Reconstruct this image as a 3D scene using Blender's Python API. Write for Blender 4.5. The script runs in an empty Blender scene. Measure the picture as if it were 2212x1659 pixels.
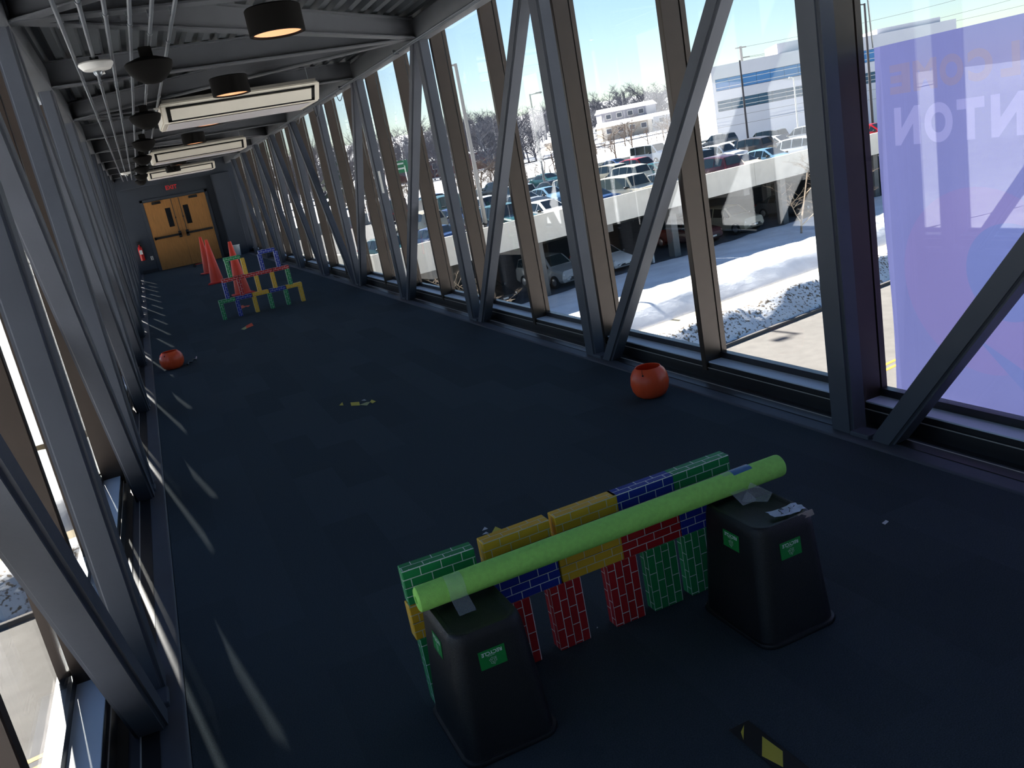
import bpy, bmesh, math, random
from mathutils import Vector, Matrix
R = math.radians
random.seed(7)
C = bpy.context.scene.collection
sc = bpy.context.scene
# ---------------------------------------------------------------- camera, sky, sun, exposure
cd = bpy.data.cameras.new('camera'); cam = bpy.data.objects.new('camera', cd); C.objects.link(cam)
cd.sensor_width = 36; cd.lens = 36*1850/2212; cd.clip_start = .05; cd.clip_end = 2000
M = Matrix(((0.9010756705835835, 0.26684183665955513, -0.34184509663077006), (-0.39392714421333896, 0.1740252371720804, -0.9025168263689739), (-0.18133957354716726, 0.9478980172124828, 0.26192614995524033)))
cam.matrix_world = Matrix.Translation((0, 0, 1.7)) @ M.to_4x4()
sc.camera = cam
W = bpy.data.worlds.new('world'); sc.world = W; W.use_nodes = True
SUN_EL, SUN_AZ = R(31.5), R(-8.2)          # azimuth from +Y, towards -X
nt = W.node_tree; bgn = nt.nodes['Background']
sky = nt.nodes.new('ShaderNodeTexSky'); sky.sky_type = 'NISHITA'; sky.sun_disc = False
sky.sun_elevation = SUN_EL; sky.sun_rotation = SUN_AZ; sky.altitude = 250; sky.air_density = 1.0; sky.dust_density = 0.2; sky.ozone_density = 3.5
nt.links.new(sky.outputs[0], bgn.inputs[0]); bgn.inputs[1].default_value = 0.08
sd = bpy.data.lights.new('sun', 'SUN'); so = bpy.data.objects.new('sun', sd); C.objects.link(so)
sd.energy = 12.5; sd.angle = R(.55); sd.color = (1, .95, .87)
sdir = Vector((math.sin(SUN_AZ)*math.cos(SUN_EL), math.cos(SUN_AZ)*math.cos(SUN_EL), math.sin(SUN_EL)))
so.rotation_euler = sdir.to_track_quat('Z', 'Y').to_euler(); so.location = (-10, 60, 40)
sc.view_settings.view_transform = 'Standard'; sc.view_settings.look = 'None'; sc.view_settings.gamma = 1
sc.view_settings.exposure = 1.0; sc.view_settings.use_curve_mapping = False
cy = sc.cycles
cy.max_bounces = 7; cy.diffuse_bounces = 4; cy.glossy_bounces = 3; cy.transmission_bounces = 4; cy.transparent_max_bounces = 14
cy.caustics_reflective = False; cy.caustics_refractive = False; cy.use_adaptive_sampling = True; cy.adaptive_threshold = .02
cy.sample_clamp_indirect = 4; cy.use_denoising = True
# ---------------------------------------------------------------- materials
def lin(c): return tuple(((x/255)/12.92 if x/255 <= .04045 else ((x/255+.055)/1.055)**2.4) for x in c)
def newmat(name):
    m = bpy.data.materials.new(name); m.use_nodes = True
    return m, m.node_tree, m.node_tree.nodes['Principled BSDF']
def mat(name, rgb, rough=.5, metal=0, var=0, vs=8, bump=0, bs=60, spec=.5, stretch=None, emit=None, es=1, trans=0):
    m, t, b = newmat(name); c = lin(rgb)
    b.inputs['Base Color'].default_value = (*c, 1); b.inputs['Roughness'].default_value = rough; b.inputs['Metallic'].default_value = metal
    b.inputs['Specular IOR Level'].default_value = spec
    tc = t.nodes.new('ShaderNodeTexCoord'); src = tc.outputs['Object']
    if stretch:
        mp = t.nodes.new('ShaderNodeMapping'); mp.inputs['Scale'].default_value = stretch; t.links.new(src, mp.inputs[0]); src = mp.outputs[0]
    if var:
        n = t.nodes.new('ShaderNodeTexNoise'); n.inputs['Scale'].default_value = vs; n.inputs['Detail'].default_value = 5
        t.links.new(src, n.inputs['Vector'])
        r = t.nodes.new('ShaderNodeMapRange'); r.inputs['From Min'].default_value = .3; r.inputs['From Max'].default_value = .7
        r.inputs['To Min'].default_value = 1-var; r.inputs['To Max'].default_value = 1+var
        t.links.new(n.outputs['Fac'], r.inputs[0])
        x = t.nodes.new('ShaderNodeVectorMath'); x.operation = 'SCALE'; x.inputs[0].default_value = c
        t.links.new(r.outputs[0], x.inputs['Scale']); t.links.new(x.outputs[0], b.inputs['Base Color'])
    if bump:
        n = t.nodes.new('ShaderNodeTexNoise'); n.inputs['Scale'].default_value = bs; n.inputs['Detail'].default_value = 4
        t.links.new(src, n.inputs['Vector'])
        bp = t.nodes.new('ShaderNodeBump'); bp.inputs['Strength'].default_value = bump; bp.inputs['Distance'].default_value = .02
        t.links.new(n.outputs['Fac'], bp.inputs['Height']); t.links.new(bp.outputs[0], b.inputs['Normal'])
    if emit:
        b.inputs['Emission Color'].default_value = (*lin(emit), 1); b.inputs['Emission Strength'].default_value = es
    if trans:   # thin sheet that lets daylight through
        tr = t.nodes.new('ShaderNodeBsdfTranslucent'); tr.inputs[0].default_value = (*c, 1)
        mx = t.nodes.new('ShaderNodeMixShader'); mx.inputs[0].default_value = trans
        o = t.nodes['Material Output']; t.links.new(b.outputs[0], mx.inputs[1]); t.links.new(tr.outputs[0], mx.inputs[2]); t.links.new(mx.outputs[0], o.inputs[0])
    return m
steel = mat('painted_steel', (84, 87, 95), .5, spec=.22, var=.08, vs=3, bump=.03, bs=40)
steel_dark = mat('painted_steel_ceiling', (92, 94, 98), .5, var=.08, vs=3)
deck_m = mat('painted_deck', (84, 88, 92), .5, var=.1, vs=2)
bronze = mat('dark_bronze_aluminium', (66, 54, 46), .38, metal=.3, var=.05)
bronze_lip = mat('bronze_edge', (190, 182, 172), .4, metal=.2)
sill_m = mat('sill_aluminium', (226, 234, 244), .5)
flash_m = mat('black_flashing', (40, 38, 40), .35)
dark_m = mat('dark_plastic', (22, 23, 26), .45)
carpet = [mat('carpet_%d' % i, (64+i*3, 74+i*3, 80+i*3.2), .95, var=.35, vs=260, bump=.5, bs=420, spec=.1) for i in range(3)]
sub_m = mat('subfloor', (25, 28, 33), .9)
wall_m = mat('wall_paint', (58, 64, 74), .8, var=.04, vs=2)
white_ac = mat('off_white_casing', (246, 238, 222), .45, var=.02)
white_in = mat('white_plastic', (235, 232, 226), .4)
black_m = mat('black_slot', (12, 11, 10), .6)
lamp_m = mat('lamp_black', (18, 16, 15), .85, spec=.15)
lamp_in = mat('lamp_glow', (255, 205, 165), .4, emit=(255, 170, 115), es=.42)
galv = mat('galvanised_steel', (150, 155, 160), .3, metal=.8)
conduit_m = mat('painted_conduit', (112, 118, 124), .33, metal=.3)
wood = mat('oak_door', (176, 122, 66), .45, var=.16, vs=6, stretch=(14, 14, .8))
red_m = mat('red_paint', (200, 30, 25), .3)
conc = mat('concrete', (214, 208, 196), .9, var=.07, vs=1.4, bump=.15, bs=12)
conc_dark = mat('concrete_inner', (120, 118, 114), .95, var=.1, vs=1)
asph = mat('asphalt', (112, 108, 104), .9, var=.12, vs=2.5, bump=.3, bs=90)
asph_lot = mat('asphalt_lot', (96, 97, 100), .9, var=.15, vs=1)
walk_m = mat('sidewalk', (196, 180, 150), .9, var=.05, vs=2)
yellow_p = mat('yellow_road_paint', (225, 165, 50), .7)
white_p = mat('white_road_paint', (215, 215, 215), .7)
bark = mat('bare_branches', (92, 78, 68), .9, var=.2, vs=5)
twig_far = mat('haze_tinted_branches', (98, 99, 108), .95, var=.15, vs=.3)  # blue-grey of distance haze put into the branch colour
ever = mat('evergreen', (60, 74, 62), .95, var=.25, vs=2)
tyre = mat('tyre', (24, 24, 25), .8); rim_m = mat('wheel_rim', (165, 168, 172), .3, metal=.7)
cglass = mat('car_glass', (24, 38, 42), .06, spec=.8)
hl_m = mat('headlight', (220, 225, 230), .15); tl_m = mat('taillight', (190, 25, 25), .25); plate_m = mat('plate', (220, 220, 215), .5)
bw = mat('building_white', (214, 214, 220), .8, var=.03, vs=.2)
bglass = mat('building_glass', (70, 130, 185), .35, spec=.3)
bglass2 = mat('building_glass_lower', (48, 88, 112), .35, spec=.3)
def snow_mat():
    m, t, b = newmat('snow')
    b.inputs['Roughness'].default_value = .8; b.inputs['Specular IOR Level'].default_value = .15
    g = t.nodes.new('ShaderNodeTexCoord'); n = t.nodes.new('ShaderNodeTexNoise'); n.inputs['Scale'].default_value = .5; n.inputs['Detail'].default_value = 10; n.inputs['Roughness'].default_value = .65
    t.links.new(g.outputs['Object'], n.inputs['Vector'])
    r = t.nodes.new('ShaderNodeValToRGB'); r.color_ramp.elements[0].position = .3; r.color_ramp.elements[0].color = (.68, .68, .70, 1)
    r.color_ramp.elements[1].position = .62; r.color_ramp.elements[1].color = (.86, .87, .90, 1)
    t.links.new(n.outputs['Fac'], r.inputs[0])
    at = t.nodes.new('ShaderNodeAttribute'); at.attribute_name = 'dirt'; at.attribute_type = 'GEOMETRY'
    n2 = t.nodes.new('ShaderNodeTexNoise'); n2.inputs['Scale'].default_value = 9; n2.inputs['Detail'].default_value = 6
    t.links.new(g.outputs['Object'], n2.inputs['Vector'])
    ad = t.nodes.new('ShaderNodeMath'); ad.operation = 'MULTIPLY_ADD'; ad.inputs[1].default_value = 2.0
    t.links.new(n2.outputs['Fac'], ad.inputs[0]); t.links.new(at.outputs['Fac'], ad.inputs[2])
    gt = t.nodes.new('ShaderNodeMapRange'); gt.inputs['From Min'].default_value = 1.62; gt.inputs['From Max'].default_value = 1.78
    t.links.new(ad.outputs[0], gt.inputs[0])
    mx = t.nodes.new('ShaderNodeMix'); mx.data_type = 'RGBA'
    t.links.new(gt.outputs[0], mx.inputs['Factor']); t.links.new(r.outputs[0], mx.inputs['A']); mx.inputs['B'].default_value = (.19, .15, .11, 1)
    t.links.new(mx.outputs['Result'], b.inputs['Base Color'])
    bp = t.nodes.new('ShaderNodeBump'); bp.inputs['Strength'].default_value = .35; bp.inputs['Distance'].default_value = .25
    t.links.new(n.outputs['Fac'], bp.inputs['Height']); t.links.new(bp.outputs[0], b.inputs['Normal'])
    return m
snow = snow_mat()
def glass_mat():
    m, t, b = newmat('window_glass'); t.nodes.remove(b); o = t.nodes['Material Output']
    tr = t.nodes.new('ShaderNodeBsdfTransparent'); tr.inputs[0].default_value = (.975, .985, .985, 1)
    gl = t.nodes.new('ShaderNodeBsdfGlossy'); gl.inputs['Roughness'].default_value = 0; gl.inputs[0].default_value = (1, 1, 1, 1)
    lw = t.nodes.new('ShaderNodeLayerWeight'); lw.inputs['Blend'].default_value = .5
    pw_ = t.nodes.new('ShaderNodeMath'); pw_.operation = 'POWER'; pw_.inputs[1].default_value = 5; t.links.new(lw.outputs['Facing'], pw_.inputs[0])
    fr = t.nodes.new('ShaderNodeMath'); fr.operation = 'MULTIPLY_ADD'; fr.inputs[1].default_value = .95; fr.inputs[2].default_value = .045; t.links.new(pw_.outputs[0], fr.inputs[0])
    mx = t.nodes.new('ShaderNodeMixShader')
    t.links.new(fr.outputs[0], mx.inputs[0]); t.links.new(tr.outputs[0], mx.inputs[1]); t.links.new(gl.outputs[0], mx.inputs[2]); t.links.new(mx.outputs[0], o.inputs[0])
    return m
glass = glass_mat()
def tape_mat(name, op, rgb=(235, 240, 245)):
    m, t, b = newmat(name); o = t.nodes['Material Output']
    b.inputs['Base Color'].default_value = (*lin(rgb), 1); b.inputs['Roughness'].default_value = .12
    tr = t.nodes.new('ShaderNodeBsdfTransparent'); mx = t.nodes.new('ShaderNodeMixShader'); mx.inputs[0].default_value = op
    n = t.nodes.new('ShaderNodeTexNoise'); n.inputs['Scale'].default_value = 45
    bp = t.nodes.new('ShaderNodeBump'); bp.inputs['Strength'].default_value = .5; t.links.new(n.outputs[0], bp.inputs['Height']); t.links.new(bp.outputs[0], b.inputs['Normal'])
    t.links.new(tr.outputs[0], mx.inputs[1]); t.links.new(b.outputs[0], mx.inputs[2]); t.links.new(mx.outputs[0], o.inputs[0])
    return m
clear_tape = tape_mat('clear_tape', .22); blue_tape = tape_mat('blue_foil_tape', .8, (60, 120, 190))
def brick_mat(name, rgb, mortar=(235, 238, 232)):
    m, t, b = newmat(name); b.inputs['Roughness'].default_value = .55
    u = t.nodes.new('ShaderNodeUVMap'); br = t.nodes.new('ShaderNodeTexBrick')
    br.inputs['Scale'].default_value = 1; br.inputs['Brick Width'].default_value = .0705; br.inputs['Row Height'].default_value = .03
    br.inputs['Mortar Size'].default_value = .0015; br.inputs['Mortar Smooth'].default_value = 0; br.offset = .5
    c = lin(rgb)
    br.inputs['Color1'].default_value = (*c, 1); br.inputs['Color2'].default_value = (*[x*.86 for x in c], 1); br.inputs['Mortar'].default_value = (*lin(mortar), 1)
    t.links.new(u.outputs[0], br.inputs['Vector'])
    sp = t.nodes.new('ShaderNodeSeparateXYZ'); t.links.new(u.outputs[0], sp.inputs[0])
    cmp = t.nodes.new('ShaderNodeMath'); cmp.operation = 'COMPARE'; cmp.inputs[1].default_value = .0615; cmp.inputs[2].default_value = .0007
    t.links.new(sp.outputs['Y'], cmp.inputs[0])
    mx = t.nodes.new('ShaderNodeMix'); mx.data_type = 'RGBA'
    t.links.new(cmp.outputs[0], mx.inputs['Factor']); t.links.new(br.outputs['Color'], mx.inputs['A']); mx.inputs['B'].default_value = (.01, .01, .01, 1)
    t.links.new(mx.outputs['Result'], b.inputs['Base Color'])
    return m
BR = {'green': brick_mat('green_printed_card', (30, 150, 84)), 'yellow': brick_mat('yellow_printed_card', (244, 190, 50), (215, 205, 180)),
      'blue': brick_mat('blue_printed_card', (20, 50, 160)), 'red': brick_mat('red_printed_card', (196, 30, 38))}
# ---------------------------------------------------------------- mesh helpers
def bm_new(): return bmesh.new()
def box(bm, x0, x1, y0, y1, z0, z1):
    v = [bm.verts.new(p) for p in ((x0,y0,z0),(x1,y0,z0),(x1,y1,z0),(x0,y1,z0),(x0,y0,z1),(x1,y0,z1),(x1,y1,z1),(x0,y1,z1))]
    for f in ((3,2,1,0),(4,5,6,7),(0,1,5,4),(1,2,6,5),(2,3,7,6),(3,0,4,7)): bm.faces.new([v[i] for i in f])
    return v
def rbox(bm, x0, x1, y0, y1, z0, z1, r=.01, seg=2):
    vs = set(box(bm, x0, x1, y0, y1, z0, z1))
    es = [e for e in bm.edges if e.verts[0] in vs and e.verts[1] in vs]
    bmesh.ops.bevel(bm, geom=es, offset=r, segments=seg, affect='EDGES', profile=.5)
def bar(bm, a, b, w, d, side=Vector((1,0,0)), r=0):
    """box beam from a to b; w across, d along 'side'"""
    a, b = Vector(a), Vector(b); L = (b-a).length; z = (b-a)/L; s = (side - z*side.dot(z)).normalized(); t = z.cross(s)
    n0 = len(bm.verts); vs = box(bm, -d/2, d/2, -w/2, w/2, 0, L)
    if r:
        st = set(vs); es = [e for e in bm.edges if e.verts[0] in st and e.verts[1] in st and abs(e.verts[0].co.z-e.verts[1].co.z) > L*.5]
        bmesh.ops.bevel(bm, geom=es, offset=r, segments=3, affect='EDGES')
    bm.verts.ensure_lookup_table()
    mt = Matrix((s, t, z)).transposed().to_4x4(); mt.translation = a
    bmesh.ops.transform(bm, matrix=mt, verts=bm.verts[n0:])
def tube(bm, pts, r, seg=8, cap=True):
    pts = [Vector(p) for p in pts]; rs = r if isinstance(r, (list, tuple)) else [r]*len(pts); rings = []
    up = Vector((0, 0, 1))
    for i, p in enumerate(pts):
        d = (pts[min(i+1, len(pts)-1)] - pts[max(i-1, 0)]).normalized()
        s = d.cross(up if abs(d.z) < .9 else Vector((1, 0, 0))).normalized(); t = s.cross(d)
        rings.append([bm.verts.new(p + (s*math.cos(2*math.pi*k/seg) + t*math.sin(2*math.pi*k/seg))*rs[i]) for k in range(seg)])
    for a, b in zip(rings, rings[1:]):
        for k in range(seg): bm.faces.new((a[k], a[(k+1) % seg], b[(k+1) % seg], b[k]))
    if cap:
        bm.faces.new(rings[0]); bm.faces.new(rings[-1][::-1])
def lathe(bm, prof, seg=24, c=(0, 0, 0), fn=None, close=False):
    rings = []
    for r, z in prof:
        ring = []
        for k in range(seg):
            a = 2*math.pi*k/seg; rr = r*(fn(a, z) if fn else 1)
            ring.append(bm.verts.new((c[0]+rr*math.cos(a), c[1]+rr*math.sin(a), c[2]+z)))
        rings.append(ring)
    for a, b in zip(rings, rings[1:]):
        for k in range(seg): bm.faces.new((a[k], a[(k+1) % seg], b[(k+1) % seg], b[k]))
    if prof[0][0] > 0 and close: bm.faces.new(rings[0][::-1]); bm.faces.new(rings[-1])
def finish(name, bm, m, parent=None, smooth=None):
    bmesh.ops.recalc_face_normals(bm, faces=bm.faces)
    me = bpy.data.meshes.new(name); bm.to_mesh(me); bm.free()
    if smooth:
        me.polygons.foreach_set('use_smooth', [True]*len(me.polygons)); me.set_sharp_from_angle(angle=R(smooth))
    return link(name, me, m, parent)
def link(name, me, m=None, parent=None, loc=None):
    o = bpy.data.objects.new(name, me); C.objects.link(o)
    if m is not None and not me.materials: me.materials.append(m)
    if parent: o.parent = parent
    if loc: o.location = loc
    return o
def tag(o, label, cat=None, group=None, kind=None):
    o['label'] = label
    if cat: o['category'] = cat
    if group: o['group'] = group
    if kind: o['kind'] = kind
    return o
def thing(name, label, cat, loc=(0,0,0), rz=0, group=None, kind=None):
    o = bpy.data.objects.new(name, None); C.objects.link(o); o.empty_display_size = .1
    o.location = loc; o.rotation_euler = (0, 0, rz)
    return tag(o, label, cat, group, kind)
def kids(o): return [c for c in ALL.get(o, [])]
def copy_tree(o, loc, rz, label, group=None):
    r = o.copy(); C.objects.link(r); r.location = loc; r.rotation_euler = (0, 0, rz); r['label'] = label
    if group: r['group'] = group
    for ch in o.children:
        c = ch.copy(); C.objects.link(c); c.parent = r
        for g in ch.children:
            d = g.copy(); C.objects.link(d); d.parent = c
    return r
def B(name, m, parent, *boxes, r=0, smooth=None):
    bm = bm_new()
    for b in boxes: rbox(bm, *b, r=r) if r else box(bm, *b)
    return finish(name, bm, m, parent, smooth)
def text_mesh(s, size, bold=0, extrude=0):
    cu = bpy.data.curves.new('txt', 'FONT'); cu.body = s; cu.size = size; cu.align_x = 'CENTER'; cu.align_y = 'CENTER'; cu.offset = bold; cu.extrude = extrude
    o = bpy.data.objects.new('txt', cu); C.objects.link(o)
    bpy.context.view_layer.update()
    me = bpy.data.meshes.new_from_object(o.evaluated_get(bpy.context.evaluated_depsgraph_get()))
    bpy.data.objects.remove(o); return me
def quad(name, m, parent, pts, th=0):
    bm = bm_new(); v = [bm.verts.new(p) for p in pts]; bm.faces.new(v)
    if th:
        n = (v[1].co-v[0].co).cross(v[2].co-v[1].co).normalized()*th
        w = [bm.verts.new(x.co-n) for x in v]; bm.faces.new(w[::-1]); k = len(v)
        for i in range(k): bm.faces.new((v[i], w[i], w[(i+1) % k], v[(i+1) % k]))
    return finish(name, bm, m, parent)
# ---------------------------------------------------------------- the bridge shell
ND = lambda k: 3.27 + 2.715*k
XR, XL = 2.97, -.375
Y0, Y1 = -6.2, 29.75
KS = list(range(-3, 10))
floor = thing('floor', 'dark blue grey carpet of the enclosed footbridge', 'floor', kind='structure')
B('floor_slab', sub_m, floor, (-.6, 3.32, Y0, Y1+.3, -.42, -.008))
cols = 13; pw = (2.905+.31)/cols
planks = {}
for i in range(3):
    bm = bm_new(); box(bm, .0001, pw-.0001, .0001, .9144-.0001, -.008, 0); me = bpy.data.meshes.new('carpet_plank'); bm.to_mesh(me); bm.free(); me.materials.append(carpet[i]); planks[i] = me
rest = bm_new(); n = 0
for j in range(-8, 36):
    for i in range(cols):
        x = -.31 + i*pw; y = 1.1 + j*.9144 + (i % 2)*.457
        if y+.9144 > Y1+.5 or y < Y0: continue
        if 0 <= j < 23: link('carpet_plank', planks[random.choice((0, 1, 1, 2))], None, floor, (x, y, 0)); n += 1
        else: box(rest, x, x+pw, y, min(y+.9144, Y1), -.008, 0)
o = finish('carpet_field', rest, carpet[1], floor); o['kind'] = 'stuff'

def wall_side(side):
    s = 1 if side == 'right' else -1
    X = (lambda d: XR + d) if s > 0 else (lambda d: XL - d)
    w = thing('wall_'+side, 'grey painted steel truss and glazing along the %s side of the bridge' % side, 'wall', kind='structure')
    bm = bm_new(); a, b = sorted((X(-.065), X(.14))); rbox(bm, a, b, Y0, Y1, -.2, .008, r=.018, seg=3); finish('bottom_chord', bm, steel, w, 40)
    bm = bm_new(); a, b = sorted((X(-.005), X(.15))); rbox(bm, a, b, Y0, Y1, 2.88, 3.09, r=.018, seg=3); finish('top_chord', bm, steel_dark, w, 40)
    for k in KS:
        y = ND(k); bm = bm_new(); bar(bm, (X(.055), y, .004), (X(.055), y, 2.885), .153, .11, r=.016); finish('truss_post', bm, steel, w, 40)
        if y+.2 > Y1: continue
        if k <= 4 and k > -3:
            bm = bm_new(); bar(bm, (X(.057), y-.225, -.03), (X(.057), y-.225-2.36, 2.9), .112, .112, r=.016); finish('truss_diagonal', bm, steel, w, 40)
        if k >= 4 and k < 9:
            bm = bm_new(); bar(bm, (X(.057), y+.225, -.03), (X(.057), y+.225+2.36, 2.9), .112, .112, r=.016); finish('truss_diagonal', bm, steel, w, 40)
    # small weld lugs at the feet of the posts
    for k in KS[2:9]:
        bm = bm_new(); rbox(bm, *sorted((X(-.01), X(.08))), ND(k)-.19, ND(k)-.07, .004, .03, r=.006); finish('weld_plate', bm, steel, w)
    # dark flashing between chord and glazing
    bm = bm_new(); prof = [(.03, .012), (.09, .016), (.094, .0), (.172, .004), (.172, .076), (.18, .08), (.18, -.1), (.03, -.1)]
    A = [bm.verts.new((X(d), Y0, z)) for d, z in prof]; Bv = [bm.verts.new((X(d), Y1, z)) for d, z in prof]
    for i in range(len(prof)): bm.faces.new((A[i], A[(i+1) % len(prof)], Bv[(i+1) % len(prof)], Bv[i]))
    finish('sill_flashing', bm, flash_m, w)
    B('flashing_edge', bronze_lip, w, (*sorted((X(.088), X(.093))), Y0, Y1, .0155, .0185)); B('flashing_edge', bronze_lip, w, (*sorted((X(.170), X(.1735))), Y0, Y1, .078, .083))
    B('head_infill', steel_dark, w, (*sorted((X(.14), X(.36))), Y0, Y1, 3.0, 3.34))
    B('outer_fascia', bronze, w, (*sorted((X(.30), X(.37))), Y0, Y1, -.45, .1))
    # window bays
    n = 0
    k = -3.0
    while ND(k) < Y1:
        y, y2 = ND(k), min(ND(k+.5), Y1); n += 1
        idx = n + (0 if s > 0 else 80)
        ordn = n-4
        where = ('the %s glazing, %s' % (side, 'beside or behind the camera' if ordn < 1 else 'bay number %d from the camera end' % ordn))
        q = tag(bpy.data.objects.new('window_%d' % (n if s > 0 else n+40), None), 'tall glass window bay in ' + where, 'window', kind='structure'); C.objects.link(q)
        bm = bm_new(); rbox(bm, *sorted((X(.16), X(.291))), y+.005, y+.055, .06, 2.98, r=.004, seg=1); finish('mullion', bm, bronze, q)
        B('mullion_cap', bronze, q, (*sorted((X(.299), X(.335))), y+.005, y+.055, .05, 2.98))
        B('glass_pane', glass, q, (*sorted((X(.292), X(.298))), y+.03, y2+.03, .12, 2.97))
        B('sill', sill_m, q, (*sorted((X(.182), X(.284))), y+.055, y2+.005, .112, .12))
        B('sill_frame', flash_m, q, (*sorted((X(.18), X(.284))), y+.055, y2+.005, .07, .111), (*sorted((X(.284), X(.33))), y+.055, y2+.005, .05, .16))
        B('head_frame', sill_m, q, (*sorted((X(.18), X(.33))), y+.055, y2+.005, 2.955, 3.0))
        k += .5
wall_side('right'); wall_side('left')
# ceiling: deck panels, transverse beams, plan bracing
ceil = thing('ceiling', 'dark grey corrugated steel deck ceiling on exposed beams', 'ceiling', kind='structure')
def ibeam(bm, a, b, w=.11, h=.2):
    a, b = Vector(a), Vector(b); d = (b-a); L = d.length; yv = d/L; xv = yv.cross(Vector((0, 0, 1))).normalized()
    n0 = len(bm.verts)
    for x0, x1, z0, z1 in ((-w/2, w/2, 0, .012), (-.005, .005, .012, h-.012), (-w/2, w/2, h-.012, h)): box(bm, x0, x1, 0, L, z0, z1)
    bm.verts.ensure_lookup_table(); mt = Matrix((xv, yv, Vector((0, 0, 1)))).transposed().to_4x4(); mt.translation = a
    bmesh.ops.transform(bm, matrix=mt, verts=bm.verts[n0:])
for k in KS[:-1]:
    y = ND(k); bm = bm_new(); ibeam(bm, (XL, y, 2.9), (XR, y, 2.9), .13, .215); finish('cross_beam', bm, steel_dark, ceil)
    # trapezoid deck spanning bay k..k+1, flutes along Y
    bm = bm_new(); x = XL-.35; pts = []
    while x < XR+.35:
        pts += [(x, 3.125), (x+.06, 3.125), (x+.085, 3.168), (x+.127, 3.168)]; x += .152
    ya, yb = y, min(ND(k+1), Y1)
    A = [bm.verts.new((px, ya, pz)) for px, pz in pts]; Bv = [bm.verts.new((px, yb, pz)) for px, pz in pts]
    for i in range(len(pts)-1): bm.faces.new((A[i], A[i+1], Bv[i+1], Bv[i]))
    finish('deck_panel', bm, deck_m, ceil)
for r in range(-2, 10, 2):
    for dk in (-1, 1):
        if ND(r+dk) > Y1 or ND(r+dk) < Y0: continue
        bm = bm_new(); ibeam(bm, (XR-.02, ND(r), 2.905), (XL+.02, ND(r+dk), 2.905), .1, .19); finish('bracing_beam', bm, steel_dark, ceil)
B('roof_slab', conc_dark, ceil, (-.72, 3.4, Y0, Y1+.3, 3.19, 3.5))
# end wall with the double door
wb = thing('wall_back', 'dark blue grey end wall around the double door', 'wall', kind='structure')
B('wall_panel', wall_m, wb, (-.66, .17, Y1, Y1+.2, -.1, 3.2), (.17, 2.23, Y1, Y1+.2, 2.2, 3.2), (2.23, 3.4, Y1, Y1+.2, -.1, 3.2))
B('leak_blocker_panel', wall_m, wb, (-.66, 3.4, Y1+.45, Y1+.6, -.4, 3.5), (-.66, -.6, Y1, Y1+.6, -.4, 3.5), (3.34, 3.4, Y1, Y1+.6, -.4, 3.5))  # added unseen panels, stop daylight leaking through the door gaps
B('wall_column', wall_m, wb, (2.45, 3.0, Y1-.35, Y1, 0, 2.62), r=.012)
B('bulkhead', wall_m, wb, (-.31, 2.97, Y1-.25, Y1, 2.62, 3.15))
nb = thing('wall_front', 'dark wall closing the bridge behind the camera', 'wall', kind='structure')
B('wall_panel', wall_m, nb, (-.66, 3.4, Y0-.2, Y0, -.4, 3.5))
bb = B('baseboard_back', mat('vinyl_base', (28, 32, 40), .5), None, (-.31, .17, Y1-.012, Y1, 0, .1), (2.23, 2.45, Y1-.012, Y1, 0, .1)); tag(bb, 'dark vinyl skirting along the end wall', 'baseboard', kind='structure')
tf = B('trim_1', wall_m, None, (.17, .26, Y1-.03, Y1+.02, 0, 2.22), (2.14, 2.23, Y1-.03, Y1+.02, 0, 2.22), (.17, 2.23, Y1-.03, Y1+.02, 2.14, 2.22), r=.004); tag(tf, 'painted steel frame around the double door', 'door frame', kind='structure')
for i, (x0, x1, side) in enumerate(((.265, 1.197, 'left'), (1.203, 2.135, 'right'))):
    d = thing('door_%d' % (i+1), '%s oak leaf of the double door at the far end' % side, 'door', kind='structure')
    cx = (x0+x1)/2; vx = (.84, 1.0) if i == 0 else (1.385, 1.545)
    B('door_leaf', wood, d, (x0, vx[0], Y1-.02, Y1+.03, 0, 2.13), (vx[1], x1, Y1-.02, Y1+.03, 0, 2.13), (vx[0], vx[1], Y1-.02, Y1+.03, 0, 1.27), (vx[0], vx[1], Y1-.02, Y1+.03, 1.86, 2.13))
    B('vision_panel', mat('dark_wired_glass', (26, 30, 36), .15), d, (vx[0], vx[1], Y1, Y1+.01, 1.27, 1.86))
    a, b = (.30, 1.13) if i == 0 else (1.27, 2.10)
    B('exit_bar', dark_m, d, (a, b, Y1-.1, Y1-.06, .965, 1.03), (a, a+.06, Y1-.1, Y1-.02, .95, 1.04), (b-.09, b, Y1-.1, Y1-.02, .9, 1.1) if i == 0 else (a, a+.09, Y1-.1, Y1-.02, .9, 1.1), r=.008)
    rx = 1.085 if i == 0 else 1.315
    bm = bm_new(); tube(bm, [(rx, Y1-.05, 1.05), (rx, Y1-.05, 2.12)], .011); box(bm, rx-.02, rx+.02, Y1-.06, Y1-.02, 1.5, 1.55); finish('latch_rod', bm, dark_m, d)
    c0 = .50 if i == 0 else 1.62
    B('door_closer', dark_m, d, (c0, c0+.27, Y1-.09, Y1-.02, 2.03, 2.11), r=.01)
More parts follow.
